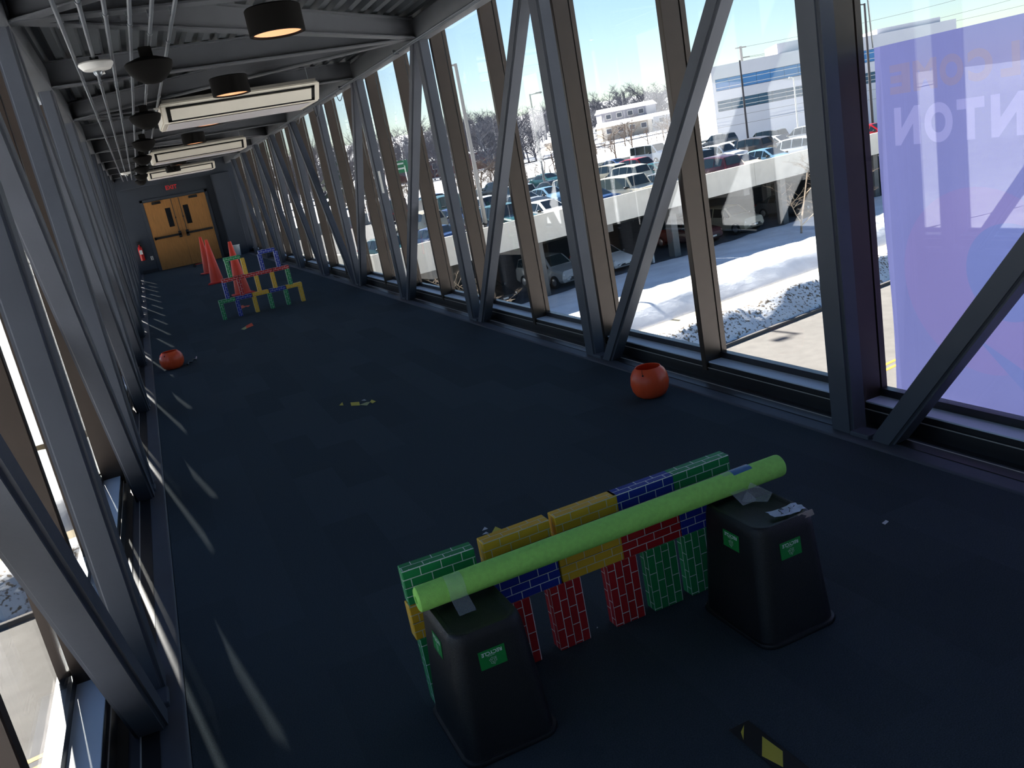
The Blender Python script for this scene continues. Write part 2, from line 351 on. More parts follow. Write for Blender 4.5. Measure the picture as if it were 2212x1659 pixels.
# ---------------------------------------------------------------- ceiling things
for i, x in enumerate((-.105, .019, .145, .279, .403, .534)):
    names = ('nearest the left truss', 'second from the left, passing over the white domes', 'third from the left', 'third from the right', 'second from the right, behind the black bowl fixtures', 'furthest right, closest to the white air units')
    t = thing('conduit', 'long thin grey conduit under the beams, ' + names[i], 'conduit', (x, 0, 2.868), 0, 'conduits running along the ceiling')
    bm = bm_new(); L = Y1 - (.35 if i != 5 else 3.0)
    tube(bm, [(0, Y0, 0), (0, L, 0)], .0135, 10); finish('pipe', bm, conduit_m, t, 60)
    cp = None
    y = 2.0 + i*.37
    while y < L:
        if cp is None:
            bm = bm_new(); tube(bm, [(0, 0, 0), (0, .045, 0)], .0175, 10); cp = finish('coupling', bm, galv, t, 60); cp.location = (0, y, 0)
        else: link('coupling', cp.data, None, t, (0, y, 0))
        y += 3.05
    hg = None
    for k in KS[2:]:
        if ND(k) > L: continue
        if hg is None:
            bm = bm_new(); box(bm, -.02, .02, -.01, .01, .012, .034); box(bm, -.021, -.017, -.012, .012, -.016, .03); hg = finish('hanger', bm, galv, t); hg.location = (0, ND(k), 0)
        else: link('hanger', hg.data, None, t, (0, ND(k), 0))
# right-hand thin conduits along the chord
for i, (dx, z, yb) in enumerate(((.035, 2.866, 20.5), (.07, 2.868, 26))):
    t = thing('conduit', ('lower', 'upper')[i] + ' thin grey conduit clipped along the right top chord', 'conduit', (XR-dx, 0, z))
    bm = bm_new(); tube(bm, [(0, Y0, 0), (0, yb, 0)], .011, 8); finish('pipe', bm, conduit_m, t, 60)
    for k in KS[2:9]:
        bm = bm_new(); box(bm, -.014, .014, ND(k)+.55, ND(k)+.58, -.016, .03); finish('clip', bm, galv, t)
for i, (y, dz) in enumerate(((12.2, .16), (13.9, .2), (15.6, .14))):
    bm = bm_new(); tube(bm, [(XR-.02, y+.55*math.sin(a*.5)-.3, 2.9-dz*math.sin(a)) for a in [j*math.pi/10 for j in range(11)]], .006, 6)
    t = finish('cable', bm, galv, None, 60); tag(t, 'thin grey cable looping below the right chord, loop %s' % ('nearest', 'in the middle', 'farthest')[i], 'cable', 'slack cable loops on the right chord')
# downlights
ln = None
FL = 1.16; LP = lambda y: (1.03*FL, y*FL, 1.7+.88*FL)
FB = 1.28; BP = lambda y: (.283*FB, y*FB, 1.7+.77*FB)
LY = [5.44+2.715*k for k in range(9)]
names = ['nearest, large in view', 'second, in front of the nearest air unit', 'third, behind the nearest air unit', 'fourth, above the middle air unit', 'fifth', 'sixth', 'seventh', 'eighth', 'farthest']
for k, y in enumerate(LY):
    if k in (4, 8): continue
    lb = 'black cylinder downlight with a warm glowing face, %s' % names[k]
    if ln is None:
        t = thing('downlight', lb, 'ceiling light', LP(y), 0, 'black cylinder downlights'); t.scale = (FL, FL, FL)
        bm = bm_new(); lathe(bm, [(.0, .15), (.155, .15), (.163, .142), (.163, .002), (.158, 0), (.145, 0), (.143, .012), (.14, .03)], 40); finish('lamp_shade', bm, lamp_m, t, 40)
        bm = bm_new(); lathe(bm, [(.0, .06), (.06, .055), (.11, .035), (.142, .012)], 40); finish('diffuser', bm, lamp_in, t, 60)
        bm = bm_new(); lathe(bm, [(0, .075), (.02, .06), (.028, .045), (.02, .034), (0, .032)], 16); finish('bulb', bm, mat('bulb', (255, 240, 220), emit=(255, 215, 170), es=2), t, 60)
        bm = bm_new(); box(bm, -.07, .07, -.07, .07, .143, .150); box(bm, -.09, .09, -.03, .03, .148, .157); finish('stem', bm, lamp_m, t)
        ln = t
    else: copy_tree(ln, LP(y), 0, lb)
# black bowl fixtures
bn = None
for k, y in enumerate(LY[:8]):
    lb = 'black bowl shaped pendant fixture, %s along the conduits' % ('nearest', 'second', 'third', 'fourth', 'fifth', 'sixth', 'seventh', 'eighth', 'farthest')[k]
    if bn is None:
        t = thing('pendant_bowl', lb, 'pendant fixture', BP(y), 0, 'black bowl pendants'); t.scale = (FB, FB, FB)
        bm = bm_new(); lathe(bm, [(.0, -.065), (.045, -.06), (.085, -.035), (.115, .0), (.128, .03), (.13, .045), (.118, .055), (.06, .075), (.0, .08)], 32); finish('bowl', bm, lamp_m, t, 50)
        B('mount', lamp_m, t, (-.035, .035, -.035, .035, .07, .13), r=.006)
        bm = bm_new(); tube(bm, [(0, 0, .12), (0, 0, .133)], .02, 8); finish('stem', bm, lamp_m, t)
        bn = t
    else: copy_tree(bn, BP(y), 0, lb)
# white ceiling domes (wireless unit with a small camera ball)
t = thing('ceiling_dome', 'white oval ceiling unit with a small silver ball, nearest the camera', 'ceiling sensor', (.022, 7.25, 2.80), 0, 'white ceiling domes')
bm = bm_new(); lathe(bm, [(0, .045), (.115, .04), (.122, .03), (.12, .018), (.095, -.012), (.03, -.022), (0, -.023)], 36); finish('housing', bm, white_in, t, 40)
bm = bm_new(); lathe(bm, [(0, -.062), (.018, -.057), (.03, -.042), (.033, -.028), (.03, -.015), (0, -.01)], 20); finish('lens_ball', bm, galv, t, 60)
bm = bm_new(); tube(bm, [(.02, 0, -.04), (.045, 0, -.038)], .009, 8); finish('knob', bm, white_in, t, 60)
B('mount', dark_m, t, (-.03, .03, -.03, .03, .04, .075))
copy_tree(t, (.022, 23.6, 2.80), 0, 'small distant white oval ceiling unit near the end wall')
# heater / air units
FA = 1.19
t = thing('air_unit', 'white suspended air unit with black ring slot, nearest and largest', 'air conditioner', (.455*FA, 8.9*FA, 1.7-1.7*FA), 0, 'white suspended air units'); t.scale = (FA, FA, FA)
w_ = 1.515
def prism(name, m, parent, prof, x0, x1, bev=0):
    bm = bm_new(); A = [bm.verts.new((x0, y, z)) for y, z in prof]; Bv = [bm.verts.new((x1, y, z)) for y, z in prof]; n = len(prof)
    bm.faces.new(A); bm.faces.new(Bv[::-1])
    for i in range(n): bm.faces.new((A[i], A[(i+1) % n], Bv[(i+1) % n], Bv[i]))
    if bev:
        bmesh.ops.bevel(bm, geom=[e for e in bm.edges], offset=bev, segments=2, affect='EDGES')
    return finish(name, bm, m, parent, 35)
prof = [(0, 2.672), (.0, 2.645), (.17, 2.505), (1.16, 2.52), (1.2, 2.55), (1.2, 2.672)]
prism('casing', white_ac, t, prof, 0, w_, .012)
B('top_tray', mat('grey_tray', (120, 116, 108), .5), t, (.03, w_-.03, .0, 1.15, 2.672, 2.70))
def on_face(u0, u1, v0, v1, off):   # u along x, v down the sloped face
    p0, p1 = Vector((0, 0, 2.645)), Vector((0, .17, 2.505)); d = p1-p0; nn = Vector((0, -d.z, d.y)).normalized(); nn = nn if nn.z < 0 else -nn
    f = lambda u, v: Vector((u, 0, 0)) + p0 + d*v + nn*off
    return [f(u0, v0), f(u1, v0), f(u1, v1), f(u0, v1)]
fr = bm_new()
for a in ((.05, w_-.05, .05, .17), (.05, w_-.05, .80, .93), (.05, .085, .05, .93), (w_-.085, w_-.05, .05, .93)):
    p = on_face(*a, .003); fr.faces.new([fr.verts.new(x) for x in p])
finish('ring_slot', fr, black_m, t)
quad('inner_panel', white_ac, t, on_face(.085, w_-.085, .17, .80, .006), .006)
quad('intake_panel', mat('grey_intake', (226, 220, 220), .6), t, [(.05, .22, 2.5005), (.05, 1.05, 2.513), (w_-.08, 1.05, 2.513), (w_-.08, .22, 2.5005)], -.002)
for x in (.16, w_-.08):
    for y in (.12, .9):
        bm = bm_new(); tube(bm, [(x, y, 2.69), (x, y, 2.89)], .005, 6); box(bm, x-.012, x+.012, y-.012, y+.012, 2.7, 2.71); finish('hanging_rod', bm, galv, t)
B('side_bracket', white_in, t, (-.05, .0, .1, .13, 2.64, 2.655))
copy_tree(t, (.455*FA, 15.27*FA, 1.7-1.7*FA), 0, 'white suspended air unit with black ring slot, middle of the three')
copy_tree(t, (.455*FA, 21.75*FA, 1.7-1.7*FA), 0, 'white suspended air unit with black ring slot, farthest, above the doors')
# exit sign, extinguisher, outlet
t = thing('exit_sign', 'red lettered exit sign hanging above the double door', 'exit sign', (1.19, Y1-.3, 2.44))
B('housing', mat('exit_housing', (60, 60, 62), .5), t, (-.16, .16, 0, .04, -.09, .11), (-.02, .02, .01, .03, .11, .35))
o = link('lettering', text_mesh('EXIT', .17, .004), mat('exit_red', (200, 40, 50), .4, emit=(200, 40, 50), es=.06), t, (0, -.003, .01)); o.rotation_euler = (R(90), 0, 0)
t = thing('fire_extinguisher', 'red fire extinguisher hung on the end wall, left of the doors', 'fire extinguisher', (-.2, Y1-.1, .42))
bm = bm_new(); lathe(bm, [(0, 0), (.06, .0), (.068, .02), (.068, .38), (.055, .43), (.02, .46), (.02, .5)], 20); finish('cylinder', bm, red_m, t, 50)
B('label_band', white_in, t, (-.045, .045, -.071, -.05, .2, .33))
bm = bm_new(); box(bm, -.015, .015, -.05, .05, .5, .54); box(bm, -.012, .012, -.09, .03, .55, .565); finish('valve_handle', bm, dark_m, t)
bm = bm_new(); tube(bm, [(.02, 0, .52), (.09, -.01, .5), (.11, -.01, .4), (.085, -.01, .2)], .009, 8); finish('hose', bm, dark_m, t, 60)
B('wall_bracket', dark_m, t, (-.05, .05, .06, .1, .1, .6))
t = thing('wall_outlet', 'white wall outlet low on the end wall left of the doors', 'outlet', (.066, Y1, .44))
B('plate', white_in, t, (-.038, .038, -.008, 0, -.06, .06), r=.003); B('socket', dark_m, t, (-.014, .014, -.0095, -.006, .012, .04), (-.014, .014, -.0095, -.006, -.04, -.012))
# ---------------------------------------------------------------- cardboard block walls
BL, BW, BT = .246, .122, .056
def block_mesh():
    bm = bm_new(); rbox(bm, -BL/2, BL/2, -BT/2, BT/2, 0, BW, r=.0025, seg=1)
    bmesh.ops.recalc_face_normals(bm, faces=bm.faces)
    uv = bm.loops.layers.uv.new('UVMap')
    for f in bm.faces:
        n = f.normal
        for l in f.loops:
            p = l.vert.co
            if abs(n.y) > .7: l[uv].uv = (p.x+BL/2+.01, p.z+.0005)
            elif abs(n.z) > .7: l[uv].uv = (p.x+BL/2+.03, p.y+BT/2+1.202)
            elif abs(n.x) > .7: l[uv].uv = (p.z+.02, p.y+BT/2+2.402)
            else: l[uv].uv = (p.x+BL/2, p.z+3.02)
    me = bpy.data.meshes.new('toy_block'); bm.to_mesh(me); bm.free(); me.materials.append(BR['red']); return me
BLK = block_mesh()
def block(col, loc, label, pose='flat', rz=0, group=None):
    """flat: long side along X, printed face to the front; up: standing on end; thin: lying on the broad face; post: on end, edge to the front"""
    o = bpy.data.objects.new('toy_block', BLK); C.objects.link(o)
    o.material_slots[0].link = 'OBJECT'; o.material_slots[0].material = BR[col]
    x, y, z = loc
    if pose == 'flat': m = Matrix.Translation((x, y, z))
    elif pose == 'up': m = Matrix.Translation((x, y, z+BL/2)) @ Matrix.Rotation(R(90), 4, 'Y') @ Matrix.Translation((0, 0, -BW/2))
    elif pose == 'thin': m = Matrix.Translation((x, y, z+BT/2)) @ Matrix.Rotation(R(90), 4, 'X') @ Matrix.Translation((0, 0, -BW/2))
    else: m = Matrix.Translation((x, y, z+BL/2)) @ Matrix.Rotation(R(90), 4, 'Z') @ Matrix.Rotation(R(90), 4, 'Y') @ Matrix.Translation((0, 0, -BW/2))
    o.matrix_world = m if not rz else Matrix.Translation((x, y, z)) @ Matrix.Rotation(rz, 4, 'Z') @ Matrix.Translation((-x, -y, -z)) @ m
    return tag(o, label, 'toy block', group)
g1 = 'brick print blocks of the near wall'
yn = 2.468 + BT/2
for col, xc, lb in (('green', .457+.061, 'green brick print block standing on end at the left end of the near wall'),
                    ('red', .793, 'red brick print block on end, partly hidden by the left black bin'),
                    ('red', .99, 'red brick print block on end, middle red leg of the near wall'),
                    ('red', 1.217, 'red brick print block on end, rightmost red leg of the near wall'),
                    ('green', 1.379, 'green brick print block on end, just right of the red legs in the near wall'),
                    ('green', 1.541, 'green brick print block on end beside the right black bin')):
    block(col, (xc, yn + random.uniform(-.004, .004), 0), lb, 'up', random.uniform(-.02, .02), g1)
for col, xc, lb in (('yellow', .570, 'yellow brick print block behind the left bin, under the green end block'),
                    ('blue', .856, 'blue brick print block in the lower row over the left red legs'),
                    ('yellow', 1.107, 'yellow brick print block hanging in the middle of the lower row'),
                    ('red', 1.352, 'red brick print block laid lengthwise in the lower row'),
                    ('blue', 1.60, 'blue brick print block in the lower row behind the right bin')):
    block(col, (xc, yn+.002, BL), lb, 'flat', random.uniform(-.008, .008), g1)
for col, xc, dz, lb in (('green', .575, .006, 'green brick print block lying on top at the left end of the near wall'),
                    ('yellow', .852, 0, 'left yellow brick print block on the top row of the near wall'),
                    ('yellow', 1.118, 0, 'right yellow brick print block on the top row of the near wall'),
                    ('blue', 1.35, 0, 'blue brick print block on the top row of the near wall'),
                    ('green', 1.594, 0, 'green brick print block lying on top at the right end of the near wall')):
    block(col, (xc, yn+.004, BL+BW+.001), lb, 'flat', random.uniform(-.012, .012) - (.05 if xc < .6 else 0), g1)
g2 = 'brick print blocks of the far arch wall'
yf = 13.66 + BW/2
for col, xc, lb in (('green', .79, 'green block post at the far wall, bottom left'), ('blue', 1.03, 'blue block post at the far wall, bottom, second from left'),
                    ('yellow', 1.287, 'yellow block post at the far wall, bottom middle'), ('green', 1.522, 'green block post at the far wall, bottom, right of the yellow post'),
                    ('green', 1.775, 'green block post at the far wall, bottom, second from right'), ('yellow', 2.007, 'yellow block post at the far wall, bottom right')):
    block(col, (xc, yf, 0), lb, 'post', 0, g2)
for col, xc, lb in (('green', .885, 'green block lying across the two leftmost bottom posts of the far wall'), ('blue', 1.137, 'left blue block lying in the lowest beam of the far wall'),
                    ('yellow', 1.395, 'left yellow block lying in the lowest beam of the far wall'), ('blue', 1.658, 'right blue block lying in the lowest beam of the far wall'), ('yellow', 1.915, 'right yellow block ending the lowest beam of the far wall')):
    block(col, (xc, yf, BL), lb, 'thin', 0, g2)
z2 = BL+BT
for col, xc, lb in (('blue', .91, 'blue block post in the middle level of the far wall, at its left'), ('red', 1.133, 'red block post in the middle level of the far wall'),
                    ('yellow', 1.395, 'left yellow block post in the middle level of the far wall'), ('yellow', 1.638, 'right yellow block post in the middle level of the far wall'), ('green', 1.876, 'green block post in the middle level of the far wall, at its right')):
    block(col, (xc, yf, z2), lb, 'post', 0, g2)
for i, lb in enumerate(('leftmost red block of the long red beam in the far wall', 'second red block from the left in the long red beam', 'third red block from the left in the long red beam', 'rightmost red block of the long red beam in the far wall')):
    block('red', (1.01+i*.258, yf, z2+BL), lb, 'thin', (0, .01, -.015, 0)[i], g2)
z3 = z2+BL+BT
for col, xc, lb in (('green', 1.028, 'green block post of the small top left arch in the far wall'), ('yellow', 1.261, 'yellow block post of the small top left arch in the far wall'),
                    ('blue', 1.525, 'left blue block post of the top right arch in the far wall'), ('blue', 1.768, 'right blue block post of the top right arch in the far wall')):
    block(col, (xc, yf, z3), lb, 'post', 0, g2)
block('green', (1.115, yf, z3+BL), 'green block capping the small top left arch of the far wall', 'thin', 0, g2)
block('blue', (1.64, yf, z3+BL), 'blue block capping the top right arch of the far wall', 'thin', 0, g2)
# ---------------------------------------------------------------- upturned recycling bins
bin_m = mat('black_bin_plastic', (22, 23, 28), .42, bump=.25, bs=350)
lab_g = mat('green_label', (18, 140, 62), .5); lab_w = mat('label_white', (235, 240, 235), .5)
HB = .408
def rrect(hx, hy, r, z, n=6):
    pts = []
    for cx, cy, a0 in ((hx-r, hy-r, 0), (-hx+r, hy-r, 90), (-hx+r, -hy+r, 180), (hx-r, -hy+r, 270)):
        for i in range(n+1):
            a = R(a0+90*i/n); pts.append(Vector((cx+r*math.cos(a), cy+r*math.sin(a), z)))
    return pts
def bin_(label, loc, rz, hx=.15, hy=.182):
    tx, ty = hx-.036, hy-.026
    t = thing('recycling_bin', label, 'bin', loc, rz, 'upturned black recycling bins')
    bm = bm_new(); rings = []
    for x, y, r, z in ((hx-.006, hy-.006, .05, .002), (hx+.004, hy+.004, .055, .0), (hx+.007, hy+.007, .057, .008), (hx+.004, hy+.004, .055, .016), (hx-.004, hy-.004, .05, .018),
                       (tx+.004, ty+.004, .05, HB-.03), (tx-.001, ty-.001, .048, HB-.008), (tx-.007, ty-.007, .045, HB), (tx-.018, ty-.018, .04, HB), (tx-.024, ty-.024, .036, HB-.006), (tx-.03, ty-.03, .032, HB-.01)):
        rings.append([bm.verts.new(p) for p in rrect(x, y, r, z)])
    for a, b in zip(rings, rings[1:]):
        for k in range(len(a)): bm.faces.new((a[k], a[(k+1) % len(a)], b[(k+1) % len(a)], b[k]))
    bm.faces.new(rings[-1])
    finish('body', bm, bin_m, t, 50)
    def sticker(face, u, z, w=.083, h=.058):
        # local frame on a tapered face, printed upside down because the bin is upturned
        if face == 'front': bx = -(hy-.004); tp = -(ty+.004); o0 = Vector((u, bx+(tp-bx)*z/(HB-.03), z)); X = Vector((1, 0, 0)); Zv = Vector((0, (tp-bx), HB-.03)).normalized(); Nn = X.cross(Zv)
        else: bx = -(hx-.004); tp = -(tx+.004); o0 = Vector((bx+(tp-bx)*z/(HB-.03), u, z)); X = Vector((0, -1, 0)); Zv = Vector(((tp-bx), 0, HB-.03)).normalized(); Nn = X.cross(Zv)
        X, Zv = -X, -Zv     # upside down
        m = Matrix((X, Zv, Nn)).transposed().to_4x4(); m.translation = o0 + Nn*.0018
        bm = bm_new(); box(bm, -w/2, w/2, -h/2, h/2, -.0008, .0002); s = finish('recycle_label', bm, lab_g, t); s.matrix_local = m
        tx_ = link('lettering', text_mesh('RECYCLE', .0158, .0004), lab_w, s); tx_.location = (0, -.017, .0006)
        bm = bm_new()      # three chasing arrows, outlined
        for k in range(3):
            n0 = len(bm.verts)
            for a, b in (((-.010, -.0085), (.002, -.0085)), ((.002, -.0085), (.002, -.011)), ((.002, -.011), (.0085, -.0065)), ((.0085, -.0065), (.002, -.002)), ((.002, -.002), (.002, -.0045)), ((.002, -.0045), (-.007, -.0045)), ((-.007, -.0045), (-.0105, -.0085))):
                a = Vector((*a, 0)); b = Vector((*b, 0)); d = (b-a).normalized()*.0004; nn = Vector((-d.y, d.x, 0))
                bm.faces.new([bm.verts.new(p) for p in (a-d-nn, b+d-nn, b+d+nn, a-d+nn)])
            bm.verts.ensure_lookup_table(); bmesh.ops.rotate(bm, verts=bm.verts[n0:], cent=(0, 0, 0), matrix=Matrix.Rotation(R(120*k), 3, 'Z'))
        g = finish('recycle_symbol', bm, lab_w, s); g.location = (0, .009, .0006)
        bm = bm_new(); box(bm, -.012, .012, .0065, .0072, 0, .0004); g = finish('small_print', bm, lab_w, s); g.location = (.004, -.0145, .0003)
    sticker('front', -.006, .317); sticker('side', -.012, .33)
    return t
bl = bin_('upturned black recycling bin under the left end of the green foam noodle', (.59, 2.278, 0), 0)
br_ = bin_('upturned black recycling bin under the right end of the green foam noodle', (1.612, 2.202, 0), 0)
# noodle
foam = mat('green_foam', (176, 250, 120), .8, var=.06, vs=60, bump=.35, bs=500)
t = thing('foam_noodle', 'long bright green foam pool noodle laid across the two black bins', 'pool noodle', (0, 0, 0))
bm = bm_new(); a, b = Vector((.452, 2.345, .4505)), Vector((1.832, 2.335, .4505)); rr = .0405
n0 = 0; prof = [(.012, -.001), (.034, 0), (.039, .004), (rr, .012), (rr, .35), (rr, .7), (rr, 1.05), (rr, 1.368), (.039, 1.376), (.034, 1.38), (.012, 1.381), (.011, 1.3), (.011, .1), (.012, -.001)]
lathe(bm, prof, 32); z = (b-a).normalized(); m = z.to_track_quat('Z', 'Y').to_matrix().to_4x4(); m.translation = a
bmesh.ops.transform(bm, matrix=m, verts=bm.verts); finish('foam_tube', bm, foam, t, 40)
def strap(name, m, x0, x1, parent, zend, a0=-20, a1=200, rad=.0418, yc=2.34, zc=.4505, tails=True):
    bm = bm_new(); pts = []
    if tails: pts.append((yc+.075, zend))
    for i in range(13):
        a = R(a0+(a1-a0)*i/12); pts.append((yc+rad*math.cos(a), zc+rad*math.sin(a)))
    if tails: pts.append((yc-.105, zend))
    A = [bm.verts.new((x0, y, z)) for y, z in pts]; Bv = [bm.verts.new((x1, y, z)) for y, z in pts]
    for i in range(len(pts)-1): bm.faces.new((A[i], A[i+1], Bv[i+1], Bv[i]))
    return finish(name, bm, m, parent, 60)
o = strap('tape_strip', clear_tape, .545, .60, None, HB+.001); tag(o, 'clear packing tape strapping the noodle to the left bin', 'tape')
o = strap('tape_strip', clear_tape, 1.585, 1.645, None, HB+.001); tag(o, 'clear packing tape strapping the noodle to the right bin', 'tape')
o = strap('tape_strip', blue_tape, 1.62, 1.70, None, 0, 60, 130, .0424, tails=False); tag(o, 'crumpled blue shiny tape on the noodle above the right bin', 'tape')
bm = bm_new(); vs = [bm.verts.new(p) for p in ((1.60, 2.262, HB+.002), (1.665, 2.29, .452), (1.715, 2.24, HB+.004), (1.66, 2.20, HB+.001))]; bm.faces.new(vs)
o = finish('tape_strip', bm, clear_tape, None); tag(o, 'taut flap of clear tape rising from the right bin to the noodle', 'tape')
# crumpled label on the right bin
bm = bm_new(); random.seed(5)
g = [[bm.verts.new((1.60+.016*i+random.uniform(-.003, .003), 2.07+.0145*j+.012*(i == 0)+random.uniform(-.003, .003), HB+.002+random.uniform(0, .006))) for i in range(8)] for j in range(5)]
for j in range(4):
    for i in range(7): bm.faces.new((g[j][i], g[j][i+1], g[j+1][i+1], g[j+1][i]))
lbm = mat('crumpled_paper', (196, 204, 222), .35, var=.0)
t = finish('shipping_label', bm, lbm, None); tag(t, 'crumpled white paper label taped on top of the right bin', 'label')
bm = bm_new(); random.seed(8)
for i in range(9):
    x, y = random.uniform(1.625, 1.69), random.uniform(2.075, 2.12); a = random.uniform(0, 3.1); l = random.uniform(.008, .018)
    bar(bm, (x, y, HB+.0085), (x+l*math.cos(a), y+l*math.sin(a), HB+.0085), .002, .001, side=Vector((0, 0, 1)))
finish('ink_marks', bm, black_m, t)
bm = bm_new(); g = [[bm.verts.new((1.66+.012*i, 2.058-.004*j, HB+.001-.008*max(0, j-1)+random.uniform(0, .002))) for i in range(6)] for j in range(4)]
for j in range(3):
    for i in range(5): bm.faces.new((g[j][i], g[j][i+1], g[j+1][i+1], g[j+1][i]))
finish('tape_edge', bm, tape_mat('wrinkled_tape', .45, (225, 205, 190)), t)
# ---------------------------------------------------------------- cones
orange = mat('cone_orange', (255, 84, 58), .5, trans=.12); orange_b = mat('cone_base', (225, 50, 42), .6)
cn = None
for lb, x, y, h, rz in (('orange traffic cone nearest the far block wall, in front of the pair', 1.40, 16.75, 1.0, .1), ('orange traffic cone, right one of the left pair', 1.235, 20.5, .985, -.2), ('orange traffic cone farthest away, by the double door', 1.325, 24.1, .96, .3)):
    if cn is None:
        t = thing('traffic_cone', lb, 'traffic cone', (x, y, 0), rz, 'orange traffic cones')
        bm = bm_new(); lathe(bm, [(.16, .03), (.148, .035), (.143, .045), (.143, .05), (.03, .995), (.026, 1.0), (.02, .995), (.02, .96)], 40); finish('cone_body', bm, orange, t, 40)
        bm = bm_new(); rbox(bm, -.185, .185, -.185, .185, 0, .032, r=.01); finish('base', bm, orange_b, t, 40)
        cn = t
    else: copy_tree(cn, (x, y, 0), rz, lb).scale = (1, 1, h)
# ---------------------------------------------------------------- pumpkin pails
pump = mat('orange_pail_plastic', (255, 96, 52), .35, trans=.1)
def rib(a, z): return 1 - .035*abs(math.sin(a*4.5))**.5*0 - .03*(1-abs(math.cos(a*5)))**2
t = thing('pumpkin_pail', 'orange plastic pumpkin pail on the carpet near the right kerb', 'pail', (2.705, 4.66, 0), .4, 'orange pumpkin pails')
bm = bm_new(); lathe(bm, [(0, .004), (.07, .002), (.098, .02), (.118, .055), (.126, .1), (.120, .145), (.104, .178), (.088, .193), (.082, .202), (.080, .203), (.078, .2), (.086, .188), (.102, .17), (.117, .14), (.122, .1), (.114, .058), (.095, .025), (.07, .008), (0, .008)], 72, fn=lambda a, z: 1 if z > .185 else rib(a, z)); finish('pail_body', bm, pump, t, 50)
for sx in (1, -1):
    bm = bm_new(); bmesh.ops.create_icosphere(bm, subdivisions=2, radius=.006, matrix=Matrix.Translation((sx*.103, -.03, .172))); tube(bm, [(sx*.103, -.03, .175), (sx*.1, -.025, .187), (sx*.09, -.02, .205)], .0015, 5); finish('handle_peg', bm, black_m, t, 60)
pR = t
t2 = copy_tree(pR, (-.085, 10.42, 0), -1.9, 'orange plastic pumpkin pail far left, beside the left kerb'); t2.scale = (1.06, 1.06, 1.0)
t = thing('strap_handle', 'black plastic strap with a pale tip lying right of the far left pumpkin pail', 'strap', (.085, 10.55, 0))
bm = bm_new(); tube(bm, [(-.02, -.16, .01), (.0, -.1, .03), (.03, -.05, .012), (.055, 0, .03), (.085, .05, .012)], .011, 6); finish('strap', bm, dark_m, t, 60)
bm = bm_new(); tube(bm, [(.085, .05, .012), (.1, .11, .03)], .008, 6); finish('tip', bm, mat('pale_pink', (226, 190, 190), .4), t, 60)
# ---------------------------------------------------------------- tape marks and litter on the carpet
ty = mat('yellow_tape', (206, 190, 70), .6); tor = mat('orange_tape', (226, 84, 50), .6); tpale = mat('pale_tape', (170, 175, 120), .6); pap = mat('paper_scrap', (205, 208, 212), .6)
def patches(name, label, items, group=None):
    t = thing(name, label, 'floor tape', (items[0][1][0][0], items[0][1][0][1], 0), 0, group); ox, oy = items[0][1][0]
    for nm, pts, m, z in items:
        quad(nm, m, t, [(x-ox, y-oy, z) for x, y in pts], .0012)
    return t
patches('floor_tape', 'black and yellow hazard tape strip on the carpet at the bottom of the view', [
    ('black_strip', [(1.135, 1.80), (1.205, 1.80), (1.215, 1.42), (1.14, 1.42)], mat('black_tape', (16, 18, 22), .5), .0015),
    ('yellow_patch', [(1.156, 1.771), (1.182, 1.79), (1.142, 1.742)], ty, .003), ('yellow_patch', [(1.193, 1.724), (1.198, 1.645), (1.159, 1.598), (1.142, 1.663)][::-1], ty, .003)])
patches('floor_tape', 'torn yellow tape pieces lying mid floor between the two pumpkin pails', [
    ('yellow_patch', [(1.047, 6.669), (1.088, 6.74), (1.073, 6.632)][::-1], ty, .0025), ('yellow_patch', [(1.136, 6.657), (1.195, 6.60), (1.175, 6.49), (1.118, 6.55)][::-1], ty, .0025),
    ('yellow_patch', [(1.175, 6.50), (1.235, 6.52), (1.262, 6.50), (1.215, 6.42)][::-1], tpale, .004), ('yellow_patch', [(1.26, 6.50), (1.287, 6.56), (1.30, 6.47), (1.265, 6.44)][::-1], ty, .003), ('clear_scrap', [(1.22, 6.62), (1.245, 6.63), (1.25, 6.58)][::-1], pap, .003)])
patches('floor_tape', 'small yellow tape patch with clear scraps just behind the near block wall', [
    ('yellow_patch', [(1.102, 3.544), (1.142, 3.595), (1.158, 3.525), (1.11, 3.47)][::-1], ty, .0025), ('clear_scrap', [(1.075, 3.60), (1.10, 3.63), (1.105, 3.60)][::-1], pap, .003), ('clear_scrap', [(1.06, 3.56), (1.085, 3.575), (1.09, 3.55)][::-1], pap, .003)])
patches('floor_tape', 'twisted orange and pale tape scrap on the carpet before the far block wall', [
    ('orange_patch', [(.96, 12.46), (1.06, 12.62), (1.05, 12.3), (.94, 12.2)][::-1], tor, .004), ('pale_patch', [(.87, 12.25), (.95, 12.42), (.98, 12.25), (.9, 12.12)][::-1], tpale, .003)])
patches('floor_tape', 'orange tape scrap on the carpet behind the far block wall', [
    ('orange_patch', [(1.1, 14.95), (1.2, 15.05), (1.21, 14.7), (1.11, 14.55)][::-1], tor, .003), ('orange_patch', [(1.2, 14.85), (1.3, 14.8), (1.24, 14.6)][::-1], tor, .004)])
o = quad('paper_scrap', pap, None, [(2.36, 2.40, .003), (2.385, 2.405, .006), (2.39, 2.425, .003), (2.362, 2.418, .002)][::-1], .001); tag(o, 'tiny white paper scrap on the carpet right of the right bin', 'litter')
o = quad('paper_scrap', pap, None, [(1.094, 2.508, .003), (1.1, 2.51, .004), (1.1, 2.518, .003)][::-1], .001); tag(o, 'tiny white speck on the carpet between the red legs of the near wall', 'litter')
